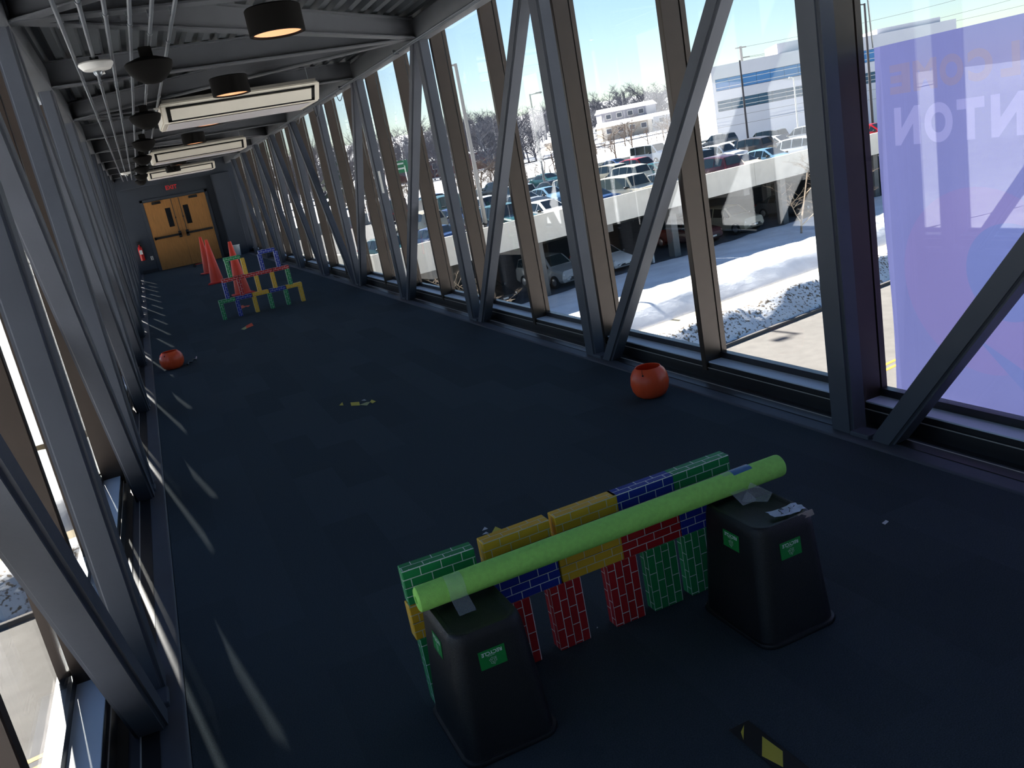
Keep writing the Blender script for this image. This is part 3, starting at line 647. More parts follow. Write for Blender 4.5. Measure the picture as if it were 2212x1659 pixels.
# ---------------------------------------------------------------- bucket and scooter by the doors
t = thing('bucket', 'pale white bucket on the floor right of the doors', 'bucket', (2.55, 28.9, 0))
bm = bm_new(); lathe(bm, [(0, .01), (.11, .0), (.115, .01), (.14, .33), (.148, .335), (.148, .35), (.136, .35), (.11, .03), (0, .03)], 28); finish('bucket_body', bm, white_in, t, 40)
bm = bm_new(); tube(bm, [(.15*math.cos(a), -.02-.1*math.sin(a), .33-.03*math.sin(a)) for a in [i*math.pi/10 for i in range(11)]], .004, 6); finish('bail_handle', bm, galv, t, 60)
t = thing('kick_scooter', 'small kick scooter standing before the double door behind the cones', 'scooter', (1.16, 27.7, 0), .2)
bm = bm_new(); rbox(bm, .02, .42, -.05, .05, .07, .09, r=.006); finish('deck', bm, red_m, t)
bm = bm_new(); tube(bm, [(.44, 0, .08), (.40, 0, .56)], .016, 10); finish('stem', bm, mat('blue_metal', (60, 80, 150), .35, metal=.4), t, 60)
bm = bm_new(); tube(bm, [(.42, -.2, .55), (.40, 0, .57), (.38, .2, .55)], .011, 8); finish('handlebar', bm, galv, t, 60)
for sx in (0, .47):
    bm = bm_new(); tube(bm, [(sx, -.015, .055), (sx, .015, .055)], .055, 20); finish('wheel', bm, dark_m, t, 60)
# ---------------------------------------------------------------- banner outside the right glazing
ban = mat('banner_fabric', (152, 154, 216), .85, var=.03, vs=1.5, trans=.5)
t = thing('banner', 'lavender fabric banner seen from behind, lettering reversed, outside the right glass', 'banner', (3.45, 3.36, 0))
from mathutils.geometry import delaunay_2d_cdt
def bwave(u, v): return .012*math.sin(u*5+v*2)+.02*math.sin(u*1.7)*v + .012*math.sin(v*7+u*3)
BH = 1.86
V2, F2, own = [], [], []
def shape(vs, fs, m, nm):
    k = len(V2); V2.extend(vs)
    for f in fs: F2.append([k+i for i in f]); own.append((nm, m))
bn_l = mat('banner_letters', (180, 178, 236), .85, trans=.5); bn_o = mat('banner_orange_letters', (166, 156, 200), .85, trans=.5); bn_c = mat('banner_disc', (162, 152, 214), .85, trans=.5); bn_b = mat('banner_blue_shape', (142, 152, 216), .85, trans=.5); bn_h = mat('banner_hem', (164, 165, 226), .85, trans=.5)
def poly_shape(pts, m, nm): shape([Vector(p) for p in pts], [list(range(len(pts)))], m, nm)
def disc(r, yc, zc, m, nm): poly_shape([(3.36-yc+r*math.cos(2*math.pi*i/48), zc+r*math.sin(2*math.pi*i/48)) for i in range(48)], m, nm)
disc(.44, 2.82, .72, bn_c, 'printed_disc'); disc(.22, 2.66, .78, bn_b, 'printed_disc')
poly_shape([(.5, .46), (1.55, -.02), (1.05, -.02)], bn_b, 'printed_shape')
poly_shape([(0, -.02), (.035, -.02), (.035, 1.84), (0, 1.84)], bn_h, 'side_hem'); poly_shape([(.035, -.02), (3.6, -.02), (3.6, .015), (.035, .015)], bn_h, 'bottom_hem')
def letter_at(ch, m, yc, zc, h, w):   # reads correctly only from outside the bridge
    me = text_mesh(ch, .25, .014); xs = [v.co.x for v in me.vertices]; ys = [v.co.y for v in me.vertices]
    cx, cyy = (max(xs)+min(xs))/2, (max(ys)+min(ys))/2
    pts = [Vector(((3.36-yc) - (v.co.x-cx)*w/(max(xs)-min(xs)), zc + (v.co.y-cyy)*h/(max(ys)-min(ys)))) for v in me.vertices]
    shape(pts, [list(p.vertices)[::-1] for p in me.polygons], m, 'printed_letter_'+str(len(own)))
for ch, yc, w in (('N', 3.182, .15), ('O', 3.005, .155), ('T', 2.835, .14), ('N', 2.655, .16), ('I', 2.52, .05)): letter_at(ch, bn_l, yc, 1.455, .178, w)
for ch, yc, w in (('E', 3.215, .12), ('M', 3.07, .135), ('O', 2.925, .125), ('C', 2.78, .12), ('L', 2.64, .09), ('E', 2.51, .11), ('W', 2.33, .19)): letter_at(ch, bn_o, yc, 1.675, .135, w)
for i in range(31):
    for j in range(25): V2.append(Vector((3.6*i/30, -.02+BH*j/24)))
E2 = sorted({tuple(sorted((f[i], f[(i+1) % len(f)]))) for f in F2 for i in range(len(f))})
ov, oe, of, _, _, _ = delaunay_2d_cdt(V2, E2, [], 0, 1e-6)
P2 = [[V2[i] for i in f] for f in F2]; BB = [(min(p.x for p in q), max(p.x for p in q), min(p.y for p in q), max(p.y for p in q)) for q in P2]
def inside(c, q):
    r = False; j = len(q)-1
    for i in range(len(q)):
        if (q[i].y > c.y) != (q[j].y > c.y) and c.x < (q[j].x-q[i].x)*(c.y-q[i].y)/(q[j].y-q[i].y)+q[i].x: r = not r
        j = i
    return r
fo = []
for f in of:
    c = (ov[f[0]]+ov[f[1]]+ov[f[2]])/3; fo.append([i for i, q in enumerate(P2) if BB[i][0] <= c.x <= BB[i][1] and BB[i][2] <= c.y <= BB[i][3] and inside(c, q)])
def b3(p):
    u, z = p; v = (z+.02)/BH; return (bwave(u, v), -u+.012*v, z-.035*math.sin(min(u, 1.2)*1.3)*(1-v))
parts = {}
for f, src in zip(of, fo):
    key = own[max(src)] if src else ('fabric', ban); parts.setdefault(key, []).append(f)
for (nm, m), fs in parts.items():
    bm = bm_new(); mp = {}
    for f in fs: bm.faces.new([mp.setdefault(i, None) or mp.__setitem__(i, bm.verts.new(b3(ov[i]))) or mp[i] for i in f])
    for x in bm.faces: x.smooth = True
    me = bpy.data.meshes.new('piece'); bm.to_mesh(me); bm.free(); link('printed_letter' if nm.startswith('printed_letter') else nm, me, m, t)
bm = bm_new()
for y in (0, -1.2, -2.4): tube(bm, [(0, y, 1.84), (.0, y+.02, 2.2)], .004, 5)
finish('tie_cord', bm, white_in, t)
# ================================================================ outside
GZ = -6.2; DZ = -2.9; RA = R(9.8)
ex, ey = Vector((math.cos(RA), math.sin(RA), 0)), Vector((-math.sin(RA), math.cos(RA), 0))
def UV(u, v, z=0): return ex*u + ey*v + Vector((0, 0, z))
def site(o): o.rotation_euler = (0, 0, RA); return o
from mathutils import noise
def nz(x, y, s=1, k=0): return noise.noise(Vector((x*s, y*s, k)))
road = site(B('road', asph, None, (-90, 190, 7.9, 20.75, GZ-.3, GZ))); tag(road, 'grey asphalt road passing under the bridge', 'road', kind='structure')
kb = site(B('trim_2', mat('kerb_stone', (96, 92, 90), .9), None, (-90, 190, 20.75, 20.9, GZ-.2, GZ+.1), r=.02)); tag(kb, 'concrete kerb along the far side of the road', 'kerb', kind='structure')
for i, v in enumerate((14.42, 14.72)):
    o = site(B('road_line', yellow_p, None, (-90, 190, v, v+.12, GZ, GZ+.004))); tag(o, ('nearer' if i == 0 else 'farther') + ' of the two yellow centre lines painted on the road', 'road marking', kind='structure')
sw = site(bpy.data.objects.new('sidewalk', None)); C.objects.link(sw); tag(sw, 'cleared tan concrete sidewalk between the snow banks', 'sidewalk', kind='structure')
sl = None
for i in range(80):
    u = -40 + i*1.55
    if sl is None: sl = B('slab', walk_m, sw, (0, 1.535, 24.6, 25.92, GZ-.1, GZ+.03)); sl.location = (u, 0, 0)
    else: link('slab', sl.data, None, sw, (u, 0, 0))
def hn(u, v):
    if v < 24.58:
        w = v + .22*nz(u, v, .45, 3); t = max(0, min(1, (w-20.95)/1.15)); b = .80*t**.9*(1+.22*nz(u, v, .4))
        if w > 22.1: b *= 1 - .55*min(1, (w-22.1)/2.2)
        if v > 24.1: b *= max(0, (24.58-v)/.48)**.6
        return max(-.05, b + (.09*nz(u, v, 2.1) + .06*nz(u, v, 5))*min(1, t*3)*min(1, max(0, 24.5-v)*2)) if v > 20.9 else -.05
    if v < 25.93: return -.3
    t = v-25.93; b = .52*min(1, t/1.15)**.9; b += .12*math.sin(min(1, t/2.7)*math.pi) - .3*min(1, max(0, (t-2.2)/8))
    if v > 36.4: b *= max(0, 1-(v-36.4)/1.0)**.5
    return b + .13*nz(u, v, .3, 5)*min(1, t) + .05*nz(u, v, 1.3)*min(1, t) + .02*nz(u, v, 4)*min(1, t)
def grid(us, vs, hf, name, m, dirt=None):
    verts = [(u, v, GZ+hf(u, v)) for v in vs for u in us]; n = len(us)
    faces = [(j*n+i, j*n+i+1, (j+1)*n+i+1, (j+1)*n+i) for j in range(len(vs)-1) for i in range(n-1)]
    me = bpy.data.meshes.new(name); me.from_pydata(verts, [], faces); me.polygons.foreach_set('use_smooth', [True]*len(faces))
    a = me.attributes.new('dirt', 'FLOAT', 'POINT')
    if dirt: a.data.foreach_set('value', [dirt(x[0], x[1]) for x in verts])
    return site(link(name, me, m))
def rng(a, b, s):
    out = []; x = a
    while x < b: out.append(x); x += s
    return out+[b]
o = grid(rng(-34, -8, .8)+rng(-7.6, 50, .3)+rng(50.8, 110, 1.2), rng(20.88, 24.58, .165)+[24.585, 25.925]+rng(25.93, 28.6, .16)+rng(28.9, 37.4, .4), hn, 'snow_bank', snow,
         lambda u, v: (.60 if 21.5 < v < 22.6 else .52 if v <= 21.5 else -.3) if v < 24.4 else -.6)
tag(o, 'ploughed snow banks between road, sidewalk and parking garage, the near one dirty', 'snow', kind='structure')
def hf(u, v):
    if v < 8: return .15+.1*nz(u, v, .2)
    if u > 15.0 and v < 83.5: return -.25
    b = .12 if v < 50 else .12 + min(1, (v-50)/45)*3.4*(1 if u < 12 else 1)
    if u > 12 and v < 86: b = 1.2
    b += max(0, v-95)*.018 + max(0, v-200)*.03 + max(0, v-260)*.05
    return b + .5*nz(u, v, .03) + .12*nz(u, v, .2)
o = grid(rng(-180, -20, 8)+rng(-17, 110, 3)+rng(114, 420, 9), [37.35]+rng(38.5, 100, 2.4)+rng(104, 420, 8), hf, 'snow_field', snow, lambda u, v: .45*max(0, nz(u, v, .05, 9))+(.05 if v > 120 else -.3))
tag(o, 'snow covered field rising to the wooded hill behind the garage', 'snow field', kind='structure')
o = grid(rng(-90, 190, 8), rng(-40, 7.9, 3), lambda u, v: .15, 'snow_verge', snow); tag(o, 'snow covered verge on the near side of the road', 'snow', kind='structure')
lot = site(B('parking_lot', asph_lot, None, (15.2, 84, 37.25, 83, GZ-.4, GZ-.02))); tag(lot, 'dark asphalt of the lower parking level', 'parking lot', kind='structure')
# ---- garage
gar = site(thing('parking_garage', 'open two level concrete parking garage with a pale precast parapet, beyond the road', 'parking garage'))
U0, U1, V0, V1 = 15.8, 84, 37.07, 80.5
u = U0; i = 0
while u < U1:
    e = min(u+8.6, U1); B('parapet_panel', conc, gar, (u+.01, e-.01, V0, V0+.22, DZ-.35, DZ+1.05), r=.012); u = e
for i in range(5): B('parapet_panel', conc, gar, (U0, U0+.22, V0+.23+i*8.6, V0+8.8+i*8.6, DZ-.35, DZ+1.05), r=.012); B('parapet_panel', conc, gar, (U0+.25+i*13.5, U0+13.7+i*13.5, V1-.2, V1, DZ-.35, DZ+1.05), r=.012)
B('deck_slab', asph_lot, gar, (U0+.2, U1, V0+.2, V1-.2, DZ-.34, DZ))
B('daylight_blocker', conc_dark, gar, (U0+.3, U1, 58, 58.3, GZ, DZ-.34))  # wall added under the deck to block daylight, keeps the lower level dark
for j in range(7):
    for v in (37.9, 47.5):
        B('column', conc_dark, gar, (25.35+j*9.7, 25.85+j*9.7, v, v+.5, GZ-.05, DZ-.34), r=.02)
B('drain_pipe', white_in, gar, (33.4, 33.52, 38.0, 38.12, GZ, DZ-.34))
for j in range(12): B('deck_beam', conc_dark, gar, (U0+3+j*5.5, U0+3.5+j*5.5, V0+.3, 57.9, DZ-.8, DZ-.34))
# ---- cars
PT = {'white': (225, 226, 228), 'cream': (224, 216, 196), 'silver': (168, 172, 176), 'grey': (95, 98, 102), 'black': (22, 24, 28), 'blue': (40, 70, 120), 'teal': (30, 88, 92), 'red': (176, 26, 30), 'maroon': (70, 24, 28), 'tan': (190, 180, 158), 'light blue': (120, 160, 190), 'brown grey': (92, 84, 80)}
paints = {k: mat(k.replace(' ', '_')+'_car_paint', v, .22, metal=.0, spec=.8) for k, v in PT.items()}
ST = {
 'sedan': [(2.34, .68, .36, .50, .58, .55), (2.15, .84, .24, .62, .72, .7), (1.2, .9, .2, .82, .92, .74), (.98, .91, .2, .9, .97, .73), (.25, .91, .2, .93, 1.40, .58), (-.4, .91, .2, .95, 1.44, .59), (-1.0, .91, .2, .97, 1.40, .58), (-1.62, .9, .2, 1.0, 1.08, .68), (-2.15, .86, .24, .98, 1.04, .7), (-2.36, .76, .36, .75, .85, .62)],
 'suv': [(2.32, .74, .42, .62, .74, .6), (2.15, .88, .3, .78, .95, .74), (1.25, .94, .26, 1.0, 1.1, .8), (1.0, .95, .26, 1.06, 1.15, .8), (.4, .95, .26, 1.08, 1.68, .66), (-.5, .95, .26, 1.1, 1.74, .68), (-1.4, .95, .26, 1.12, 1.72, .68), (-2.05, .93, .26, 1.14, 1.62, .66), (-2.25, .9, .3, 1.05, 1.12, .78), (-2.36, .84, .42, .8, .92, .7)],
 'box_car': [(2.1, .8, .4, .7, .82, .68), (2.0, .88, .3, .85, 1.0, .78), (1.3, .9, .26, 1.02, 1.1, .8), (1.12, .9, .26, 1.04, 1.12, .8), (.72, .9, .26, 1.05, 1.72, .74), (-.3, .9, .26, 1.05, 1.78, .76), (-1.2, .9, .26, 1.05, 1.78, .76), (-1.95, .9, .26, 1.05, 1.74, .75), (-2.05, .9, .3, 1.0, 1.1, .8), (-2.12, .86, .42, .8, .9, .75)],
 'van': [(2.5, .8, .4, .8, .92, .68), (2.35, .92, .3, .95, 1.15, .8), (1.9, .96, .26, 1.15, 1.3, .84), (1.75, .97, .26, 1.2, 1.35, .84), (1.1, .98, .26, 1.2, 2.1, .84), (0, .98, .26, 1.2, 2.15, .86), (-1.6, .98, .26, 1.2, 2.15, .86), (-2.5, .98, .26, 1.2, 2.1, .85), (-2.56, .97, .3, 1.0, 1.3, .86), (-2.6, .9, .42, .8, .9, .8)]}
protos = {}
def make_car(kind):
    S = ST[kind]; rings = []
    def ring(s):
        x, w, zb, zl, zt, wt = s
        return [(x, 0, zb), (x, w-.1, zb), (x, w, zb+.12), (x, w+.005, (zb+zl)/2), (x, w-.035, zl), (x, wt+.03, zt-.035), (x, wt-.07, zt), (x, 0, zt+.025)]
    root = bpy.data.objects.new('car', None); C.objects.link(root)
    bm = bm_new(); G = []
    for s in S: G.append(ring(s))
    for sy in (1, -1):
        V = [[bm.verts.new((p[0], p[1]*sy, p[2])) for p in r] for r in G]
        for a, b in zip(V, V[1:]):
            for k in range(7): bm.faces.new((a[k], a[k+1], b[k+1], b[k]))
        bm.faces.new(V[0]); bm.faces.new(V[-1])
    bmesh.ops.remove_doubles(bm, verts=bm.verts, dist=.0005)
    finish('body', bm, paints['white'], root, 28)
    def panel(name, corners, off, ins, m=cglass):
        P = [Vector(c) for c in corners]; c = sum(P, Vector())/len(P); n = (P[1]-P[0]).cross(P[2]-P[1]).normalized()
        if n.dot(c-Vector((c.x*.8, 0, .6))) < 0: n = -n
        Q = [p + (c-p).normalized()*min(ins, (c-p).length*.4) + n*off for p in P]
        bm = bm_new(); bm.faces.new([bm.verts.new(q) for q in Q]); return finish(name, bm, m, root)
    for sy in (1, -1):
        f = lambda i, k: (G[i][k][0], G[i][k][1]*sy, G[i][k][2])
        for i in (3, 4, 5, 6):
            panel('side_window', [f(i, 4), f(i, 5), f(i+1, 5), f(i+1, 4)], .012, .05)
    f = lambda i, k, sy=1: (G[i][k][0], G[i][k][1]*sy, G[i][k][2])
    panel('windshield', [f(3, 6), f(4, 6), f(4, 6, -1), f(3, 6, -1)], .03, .04)
    j = 6 if kind == 'sedan' else 7
    panel('rear_window', [f(j, 6), f(j+1, 6), f(j+1, 6, -1), f(j, 6, -1)], .03, .04)
    wr = .33 if kind == 'sedan' else .36; wy = S[3][1]-.09
    wm = None
    for wx in (S[0][0]-.86, S[-1][0]+.92):
        for sy in (1, -1):
            bm = bm_new(); tube(bm, [(0, -.11, 0), (0, .11, 0)], wr, 20); o = finish('wheel', bm, tyre, root, 40) if wm is None else link('wheel', wm, None, root)
            if wm is None: wm = o.data
            o.location = (wx, sy*wy, wr)
            bm = bm_new(); lathe(bm, [(0, .0), (.2, 0), (.215, .012), (.2, .02), (.06, .012), (0, .02)], 5*2); r_ = finish('rim', bm, rim_m, o, 60); r_.rotation_euler = (R(-90*sy), 0, 0); r_.location = (0, sy*.112, 0)
    x0 = S[1][0]+.04; z0 = S[1][3]-.05
    for sy in (1, -1):
        B('headlight', hl_m, root, (x0-.12, x0+.03, *sorted((sy*.52, sy*.8)), z0-.08, z0+.05), r=.02, smooth=60)
        B('taillight', tl_m, root, (S[-2][0]-.04, S[-2][0]+.12, *sorted((sy*.56, sy*.84)), S[-2][3]-.2, S[-2][3]-.02), r=.02, smooth=60)
        B('mirror', dark_m, root, (.78, .92, *sorted((sy*(S[3][1]-.02), sy*(S[3][1]+.16))), S[3][3]+.0, S[3][3]+.13), r=.02, smooth=60)
    B('grille', dark_m, root, (S[0][0]-.03, S[0][0]+.012, -.4, .4, S[0][3]-.14, S[0][3]-.03), (S[0][0]-.03, S[0][0]+.012, -.5, .5, S[0][2]+.0, S[0][2]+.07))
    B('license_plate', plate_m, root, (S[-1][0]-.012, S[-1][0]+.02, -.16, .16, S[-1][3]-.15, S[-1][3]-.04))
    B('license_plate', plate_m, root, (S[0][0]+.0, S[0][0]+.02, -.16, .16, S[0][2]+.05, S[0][2]+.14))
    return root
def car(kind, color, u, v, z, d, label, group):
    if kind not in protos: r = protos[kind] = make_car(kind); r['category'] = 'car'
    else: r = copy_tree(protos[kind], (0, 0, 0), 0, '')
    r.location = UV(u, v, z); r.rotation_euler = (0, 0, RA + (R(-90) if d == 't' else R(90)) + random.uniform(-.03, .03)); r['label'] = label; r['group'] = group
    for c in r.children:
        if c.name.startswith('body'): c.material_slots[0].link = 'OBJECT'; c.material_slots[0].material = paints[color]
    return r
gd, gl_ = 'cars parked on the garage roof deck', 'cars parked on the lower garage level'
V1R = 40.6
for k, c, u, d, lb in (('sedan', 'teal', 16.9+1.4, 't', 'teal sedan at the left end of the garage parapet'), ('sedan', 'blue', 20.9, 'a', 'blue sedan, second from the left at the parapet'),
    ('sedan', 'black', 23.3, 't', 'black sedan at the parapet beside the near lamp post'), ('suv', 'teal', 25.6, 't', 'dark teal hatchback at the parapet just left of the white sedan'),
    ('sedan', 'white', 28.3, 't', 'white sedan nosed to the parapet in the middle of the near row'), ('sedan', 'blue', 31.3, 'a', 'blue sedan at the parapet left of the boxy cream car'),
    ('box_car', 'cream', 34.6, 't', 'boxy cream car with dark windows at the parapet'), ('sedan', 'grey', 37.6, 't', 'grey sedan at the parapet right of the boxy cream car'),
    ('suv', 'maroon', 41.3, 'a', 'dark red hatchback at the parapet left of the cream sedan'), ('sedan', 'cream', 44.2, 't', 'cream sedan at the parapet seen side on behind the leaning steel diagonal'),
    ('sedan', 'light blue', 46.9, 't', 'light blue sedan at the parapet right of the cream sedan'), ('suv', 'white', 49.7, 'a', 'white hatchback at the parapet near the thick steel post'),
    ('sedan', 'silver', 52.5, 't', 'silver sedan at the parapet, last one before the thick steel post'), ('sedan', 'red', 58.5, 't', 'red sedan at the parapet beyond the thick steel post')):
    car(k, c, u, V1R, DZ, d, lb, gd)
for k, c, u, d, lb in (('suv', 'tan', 25.8, 'a', 'tan wagon at the left of the second row'), ('sedan', 'blue', 28.5, 't', 'blue sedan in the second row right of the tan wagon'), ('suv', 'white', 31.2, 't', 'white hatchback in the left of the second row'),
    ('sedan', 'silver', 33.8, 'a', 'silver sedan in the second row left of the light blue sedan'), ('sedan', 'light blue', 36.4, 't', 'light blue sedan in the second row'), ('suv', 'cream', 39.1, 't', 'cream hatchback in the second row'),
    ('suv', 'cream', 43.6, 'a', 'second cream hatchback in the second row, above the boxy car'), ('sedan', 'teal', 47, 't', 'teal sedan in the second row behind the boxy car'), ('suv', 'black', 50.6, 'a', 'black hatchback in the second row right of centre'),
    ('suv', 'white', 54.2, 't', 'large white hatchback with grey bumper in the second row right'), ('suv', 'brown grey', 57.4, 'a', 'brown grey hatchback in the second row right of the large white one'), ('sedan', 'white', 61, 't', 'white sedan at the right of the second row'), ('suv', 'silver', 64.6, 'a', 'silver hatchback at the right end of the second row')):
    car(k, c, u, 51.6, DZ, d, lb, gd)
for k, c, u, d, lb in (('van', 'teal', 30.8, 'a', 'teal van in the third row at the left'), ('sedan', 'white', 34.2, 't', 'white sedan in the third row beside the teal van'), ('suv', 'silver', 38, 'a', 'silver hatchback in the third row'), ('sedan', 'black', 42, 't', 'black sedan in the third row'),
    ('suv', 'tan', 47.6, 'a', 'tan hatchback in the third row before the red one'), ('suv', 'red', 51.6, 't', 'bright red hatchback in the third row, mid deck'), ('sedan', 'blue', 56.4, 'a', 'blue sedan in the third row right of the bright red one'), ('sedan', 'white', 62.3, 'a', 'white sedan in the third row with red tail lamps'), ('suv', 'grey', 67.6, 'a', 'dark grey hatchback at the right end of the third row')):
    car(k, c, u, 58.6, DZ, d, lb, gd)
for k, c, u, d, lb in (('van', 'maroon', 33.8, 'a', 'dark maroon van in the back row at the left'), ('suv', 'blue', 39, 't', 'blue hatchback in the back row'), ('suv', 'black', 45.8, 'a', 'black hatchback in the back row'), ('sedan', 'teal', 52.1, 't', 'teal sedan in the back row'), ('sedan', 'silver', 56.4, 't', 'silver sedan in the back row'),
    ('sedan', 'blue', 60.8, 'a', 'dark blue sedan in the back row'), ('van', 'white', 66.6, 't', 'white box shaped van in the back row'), ('suv', 'white', 71.5, 't', 'white hatchback in the back row right'), ('suv', 'grey', 77, 'a', 'dark grey hatchback at the right end of the back row')):
    car(k, c, u, 73.6, DZ, d, lb, gd)
for k, c, u, d, lb in (('sedan', 'black', 23.1, 't', 'black sedan in shade at the left of the lower level'), ('suv', 'silver', 27.8, 't', 'silver hatchback nosing out of the lower level, left of centre'), ('sedan', 'white', 31.6, 't', 'small white car nosing out of the lower level'),
    ('suv', 'maroon', 38.6, 't', 'dark red hatchback nosing out of the lower level'), ('suv', 'tan', 42.4, 't', 'tan hatchback nosing out of the lower level right of the dark red one'), ('sedan', 'grey', 48.3, 't', 'grey sedan in the shade at the right of the lower level')):
    car(k, c, u, 40.4, GZ, d, lb, gl_)
# ---- lamp posts and poles
def lamp_post(x, y, z0, z1, arm, m, label, r=.09, dbl=False):
    t = thing('lamp_post', label, 'lamp post', (x, y, 0), 0)
    bm = bm_new(); tube(bm, [(0, 0, z0), (0, 0, z1)], [r*1.15, r*.8], 10); finish('pole', bm, m, t, 60)
    if arm:
        bm = bm_new(); tube(bm, [(0, 0, z1-.08), (arm*.5, 0, z1-.02)], r*.45, 8); rbox(bm, *sorted((arm*.45, arm)), -.14, .14, z1-.08, z1+.06, r=.03); finish('lamp_head', bm, m, t, 50)
    return t
lp_m = mat('lamp_post_grey', (150, 148, 146), .5); lp_d = mat('lamp_post_dark', (60, 56, 62), .5)
lamp_post(16.6, 43.2, DZ, 6.25, -1.05, lp_m, 'tall grey lamp post on the garage deck, nearest to the bridge', .105)
lamp_post(55.3, 70, DZ, 5.6, 0, lp_d, 'thin dark pole on the garage deck in front of the white building', .1)
lamp_post(33.1, 70, DZ, 5.75, 1.1, lp_m, 'grey lamp post in the middle of the garage deck', .09)
lamp_post(55.9, 55, DZ, 7.4, -1.9, lp_d, 'dark lamp post beside the banner, right of the thick steel post', .1)
lamp_post(68.5, 78, DZ, 3.4, -.6, white_in, 'short white lamp post before the lower window band of the white building', .09)
t = thing('utility_pole', 'pale utility pole with cross arms above the white building roof', 'utility pole', (123.8, 156, -.5), 0); t.scale = (1.3, 1.3, 1.25)
bm = bm_new(); tube(bm, [(0, 0, GZ), (0, 0, 10.9)], .22, 8); finish('pole', bm, lp_m, t, 60)
bm = bm_new(); box(bm, -1.1, 1.1, -.08, .08, 10.6, 10.8); box(bm, 0, 1.6, -.08, .08, 9.0, 9.15); box(bm, 0, 1.4, -.08, .08, 7.6, 7.72); finish('cross_arm', bm, lp_m, t)
for i, (za, zb) in enumerate(((10.7, 12.6), (9.1, 10.2), (9.0, 8.7))):
    bm = bm_new(); tube(bm, [(123.8+52*j/8, 156-36*j/8, 1.25*(za+(zb-za)*j/8)-.5-1.1*math.sin(math.pi*j/8)) for j in range(9)], .025, 4)
    o = finish('power_line', bm, lp_d, None); tag(o, 'thin overhead wire running right from the utility pole, %s' % ('topmost', 'middle', 'lowest')[i], 'wire', 'overhead wires')
t = thing('highway_sign', 'small green highway sign seen between the steel posts', 'road sign', (26.2, 90, 0), -.25)
B('sign_panel', mat('sign_green', (20, 120, 80), .5), t, (-.95, .95, -.04, .04, 1.25, 2.5), r=.02)
for z in (2.12, 1.62): B('sign_lettering', lab_w, t, (-.55, .5, -.05, -.041, z, z+.16))
for x in (-.6, .6):
    bm = bm_new(); tube(bm, [(x, .06, -4), (x, .06, 2.4)], .06, 6); finish('sign_post', bm, galv, t)
# ---- white office building
ob = thing('office_building', 'large white office building with two blue ribbon window bands', 'building', (74.1, 100, -.425), R(-30)); ob.scale = (1.25, 1.25, 1.25)
Lb = 24.8
for z0, z1 in ((GZ-1, 1.26), (2.35, 3.37), (4.6, 5.95)): B('wall_band', bw, ob, (0, Lb, 0, 20, z0, z1))
B('wall_core', bw, ob, (.0, Lb-.3, 1.0, 19.8, 1.2, 4.7)); B('corner_pier', bw, ob, (0, .35, 0, 1.2, 1.26, 2.35), (0, .35, 0, 1.2, 3.37, 4.6))
B('roof_screen', bw, ob, (7.3, 14.4, 1.5, 9, 5.9, 7.05)); B('roof_screen', bw, ob, (17.5, Lb-1, 1.5, 8, 5.9, 6.5))
for zb, zt, gm in ((1.26, 2.35, bglass2), (3.37, 4.6, bglass)):
    pm = None
    for i in range(17):
        if pm is None: pm = B('pane', gm, ob, (0, 1.41, 0, .04, zb+.03, zt-.03)); pm.location = (.38, .12, 0)
        else: link('pane', pm.data, None, ob, (.38+i*1.435, .12, 0))
    B('window_rail', white_in, ob, (.36, Lb, .06, .16, zb+.28, zb+.33), (.36, Lb, .06, .16, zt-.36, zt-.31))
for z in (1.24, 3.3): B('wall_joint', conc_dark, ob, (-.012, .01, .3, 18, z, z+.03))
B('wall_joint', conc_dark, ob, (0, Lb, -.01, .01, -.4, -.37), (0, Lb, -.01, .01, .55, .58))
o = link('wall_lettering', text_mesh('ns', 1.15, .01), mat('sign_slate', (90, 98, 115), .6), ob, (14.95, -.03, 5.05)); o.rotation_euler = (R(90), 0, 0)
# ---- houses on the slope
hm = [mat('siding_grey', (150, 150, 160), .8), mat('siding_beige', (184, 172, 158), .8), mat('siding_pale', (196, 194, 196), .8)]; hw = mat('house_window', (58, 66, 84), .2)
def house(x, y, z, w, d, h, rh, m, rz, label):
    t = thing('house', label, 'house', (x, y, z), rz, 'houses on the snowy slope')
    B('wall', m, t, (-w/2, w/2, -d/2, d/2, -3, h))
    prism('roof', snow, t, [(-d/2-.4, h), (0, h+rh), (d/2+.4, h)], -w/2-.4, w/2+.4)
    for i in range(max(2, int(w/3.2))):
        x0 = -w/2+1.2+i*3; B('window', hw, t, (x0, x0+1.3, -d/2-.05, -d/2+.05, h-1.7, h-.6)); B('window_trim', white_in, t, (x0-.12, x0+1.42, -d/2-.03, -d/2+.02, h-1.82, h-.48))
house(119.5, 200, -.5, 13, 8, 2.7, 1.2, hm[1], -.35, 'beige house with snowy roof at the left of the slope')
house(129, 214, 1.5, 15, 9, 4.4, 1.2, hm[0], -.35, 'large grey two storey house standing above the beige house')
house(133.5, 203, .3, 12, 7, 2.3, .9, hm[2], -.35, 'low pale house with long snowy roof right of the grey house')
house(151, 215, 2.4, 9, 7, 1.6, 1.5, hm[2], -.3, 'small pale house half hidden by trees at the right of the slope')
house(108, 215, -.8, 7, 6, 1.8, .9, hm[1], -.2, 'small low shed at the far left of the slope')
house(64, 185, -.6, 26, 8, 2.6, .5, mat('dark_red_siding', (120, 80, 84), .8), -.25, 'long dark red low building behind the trees')
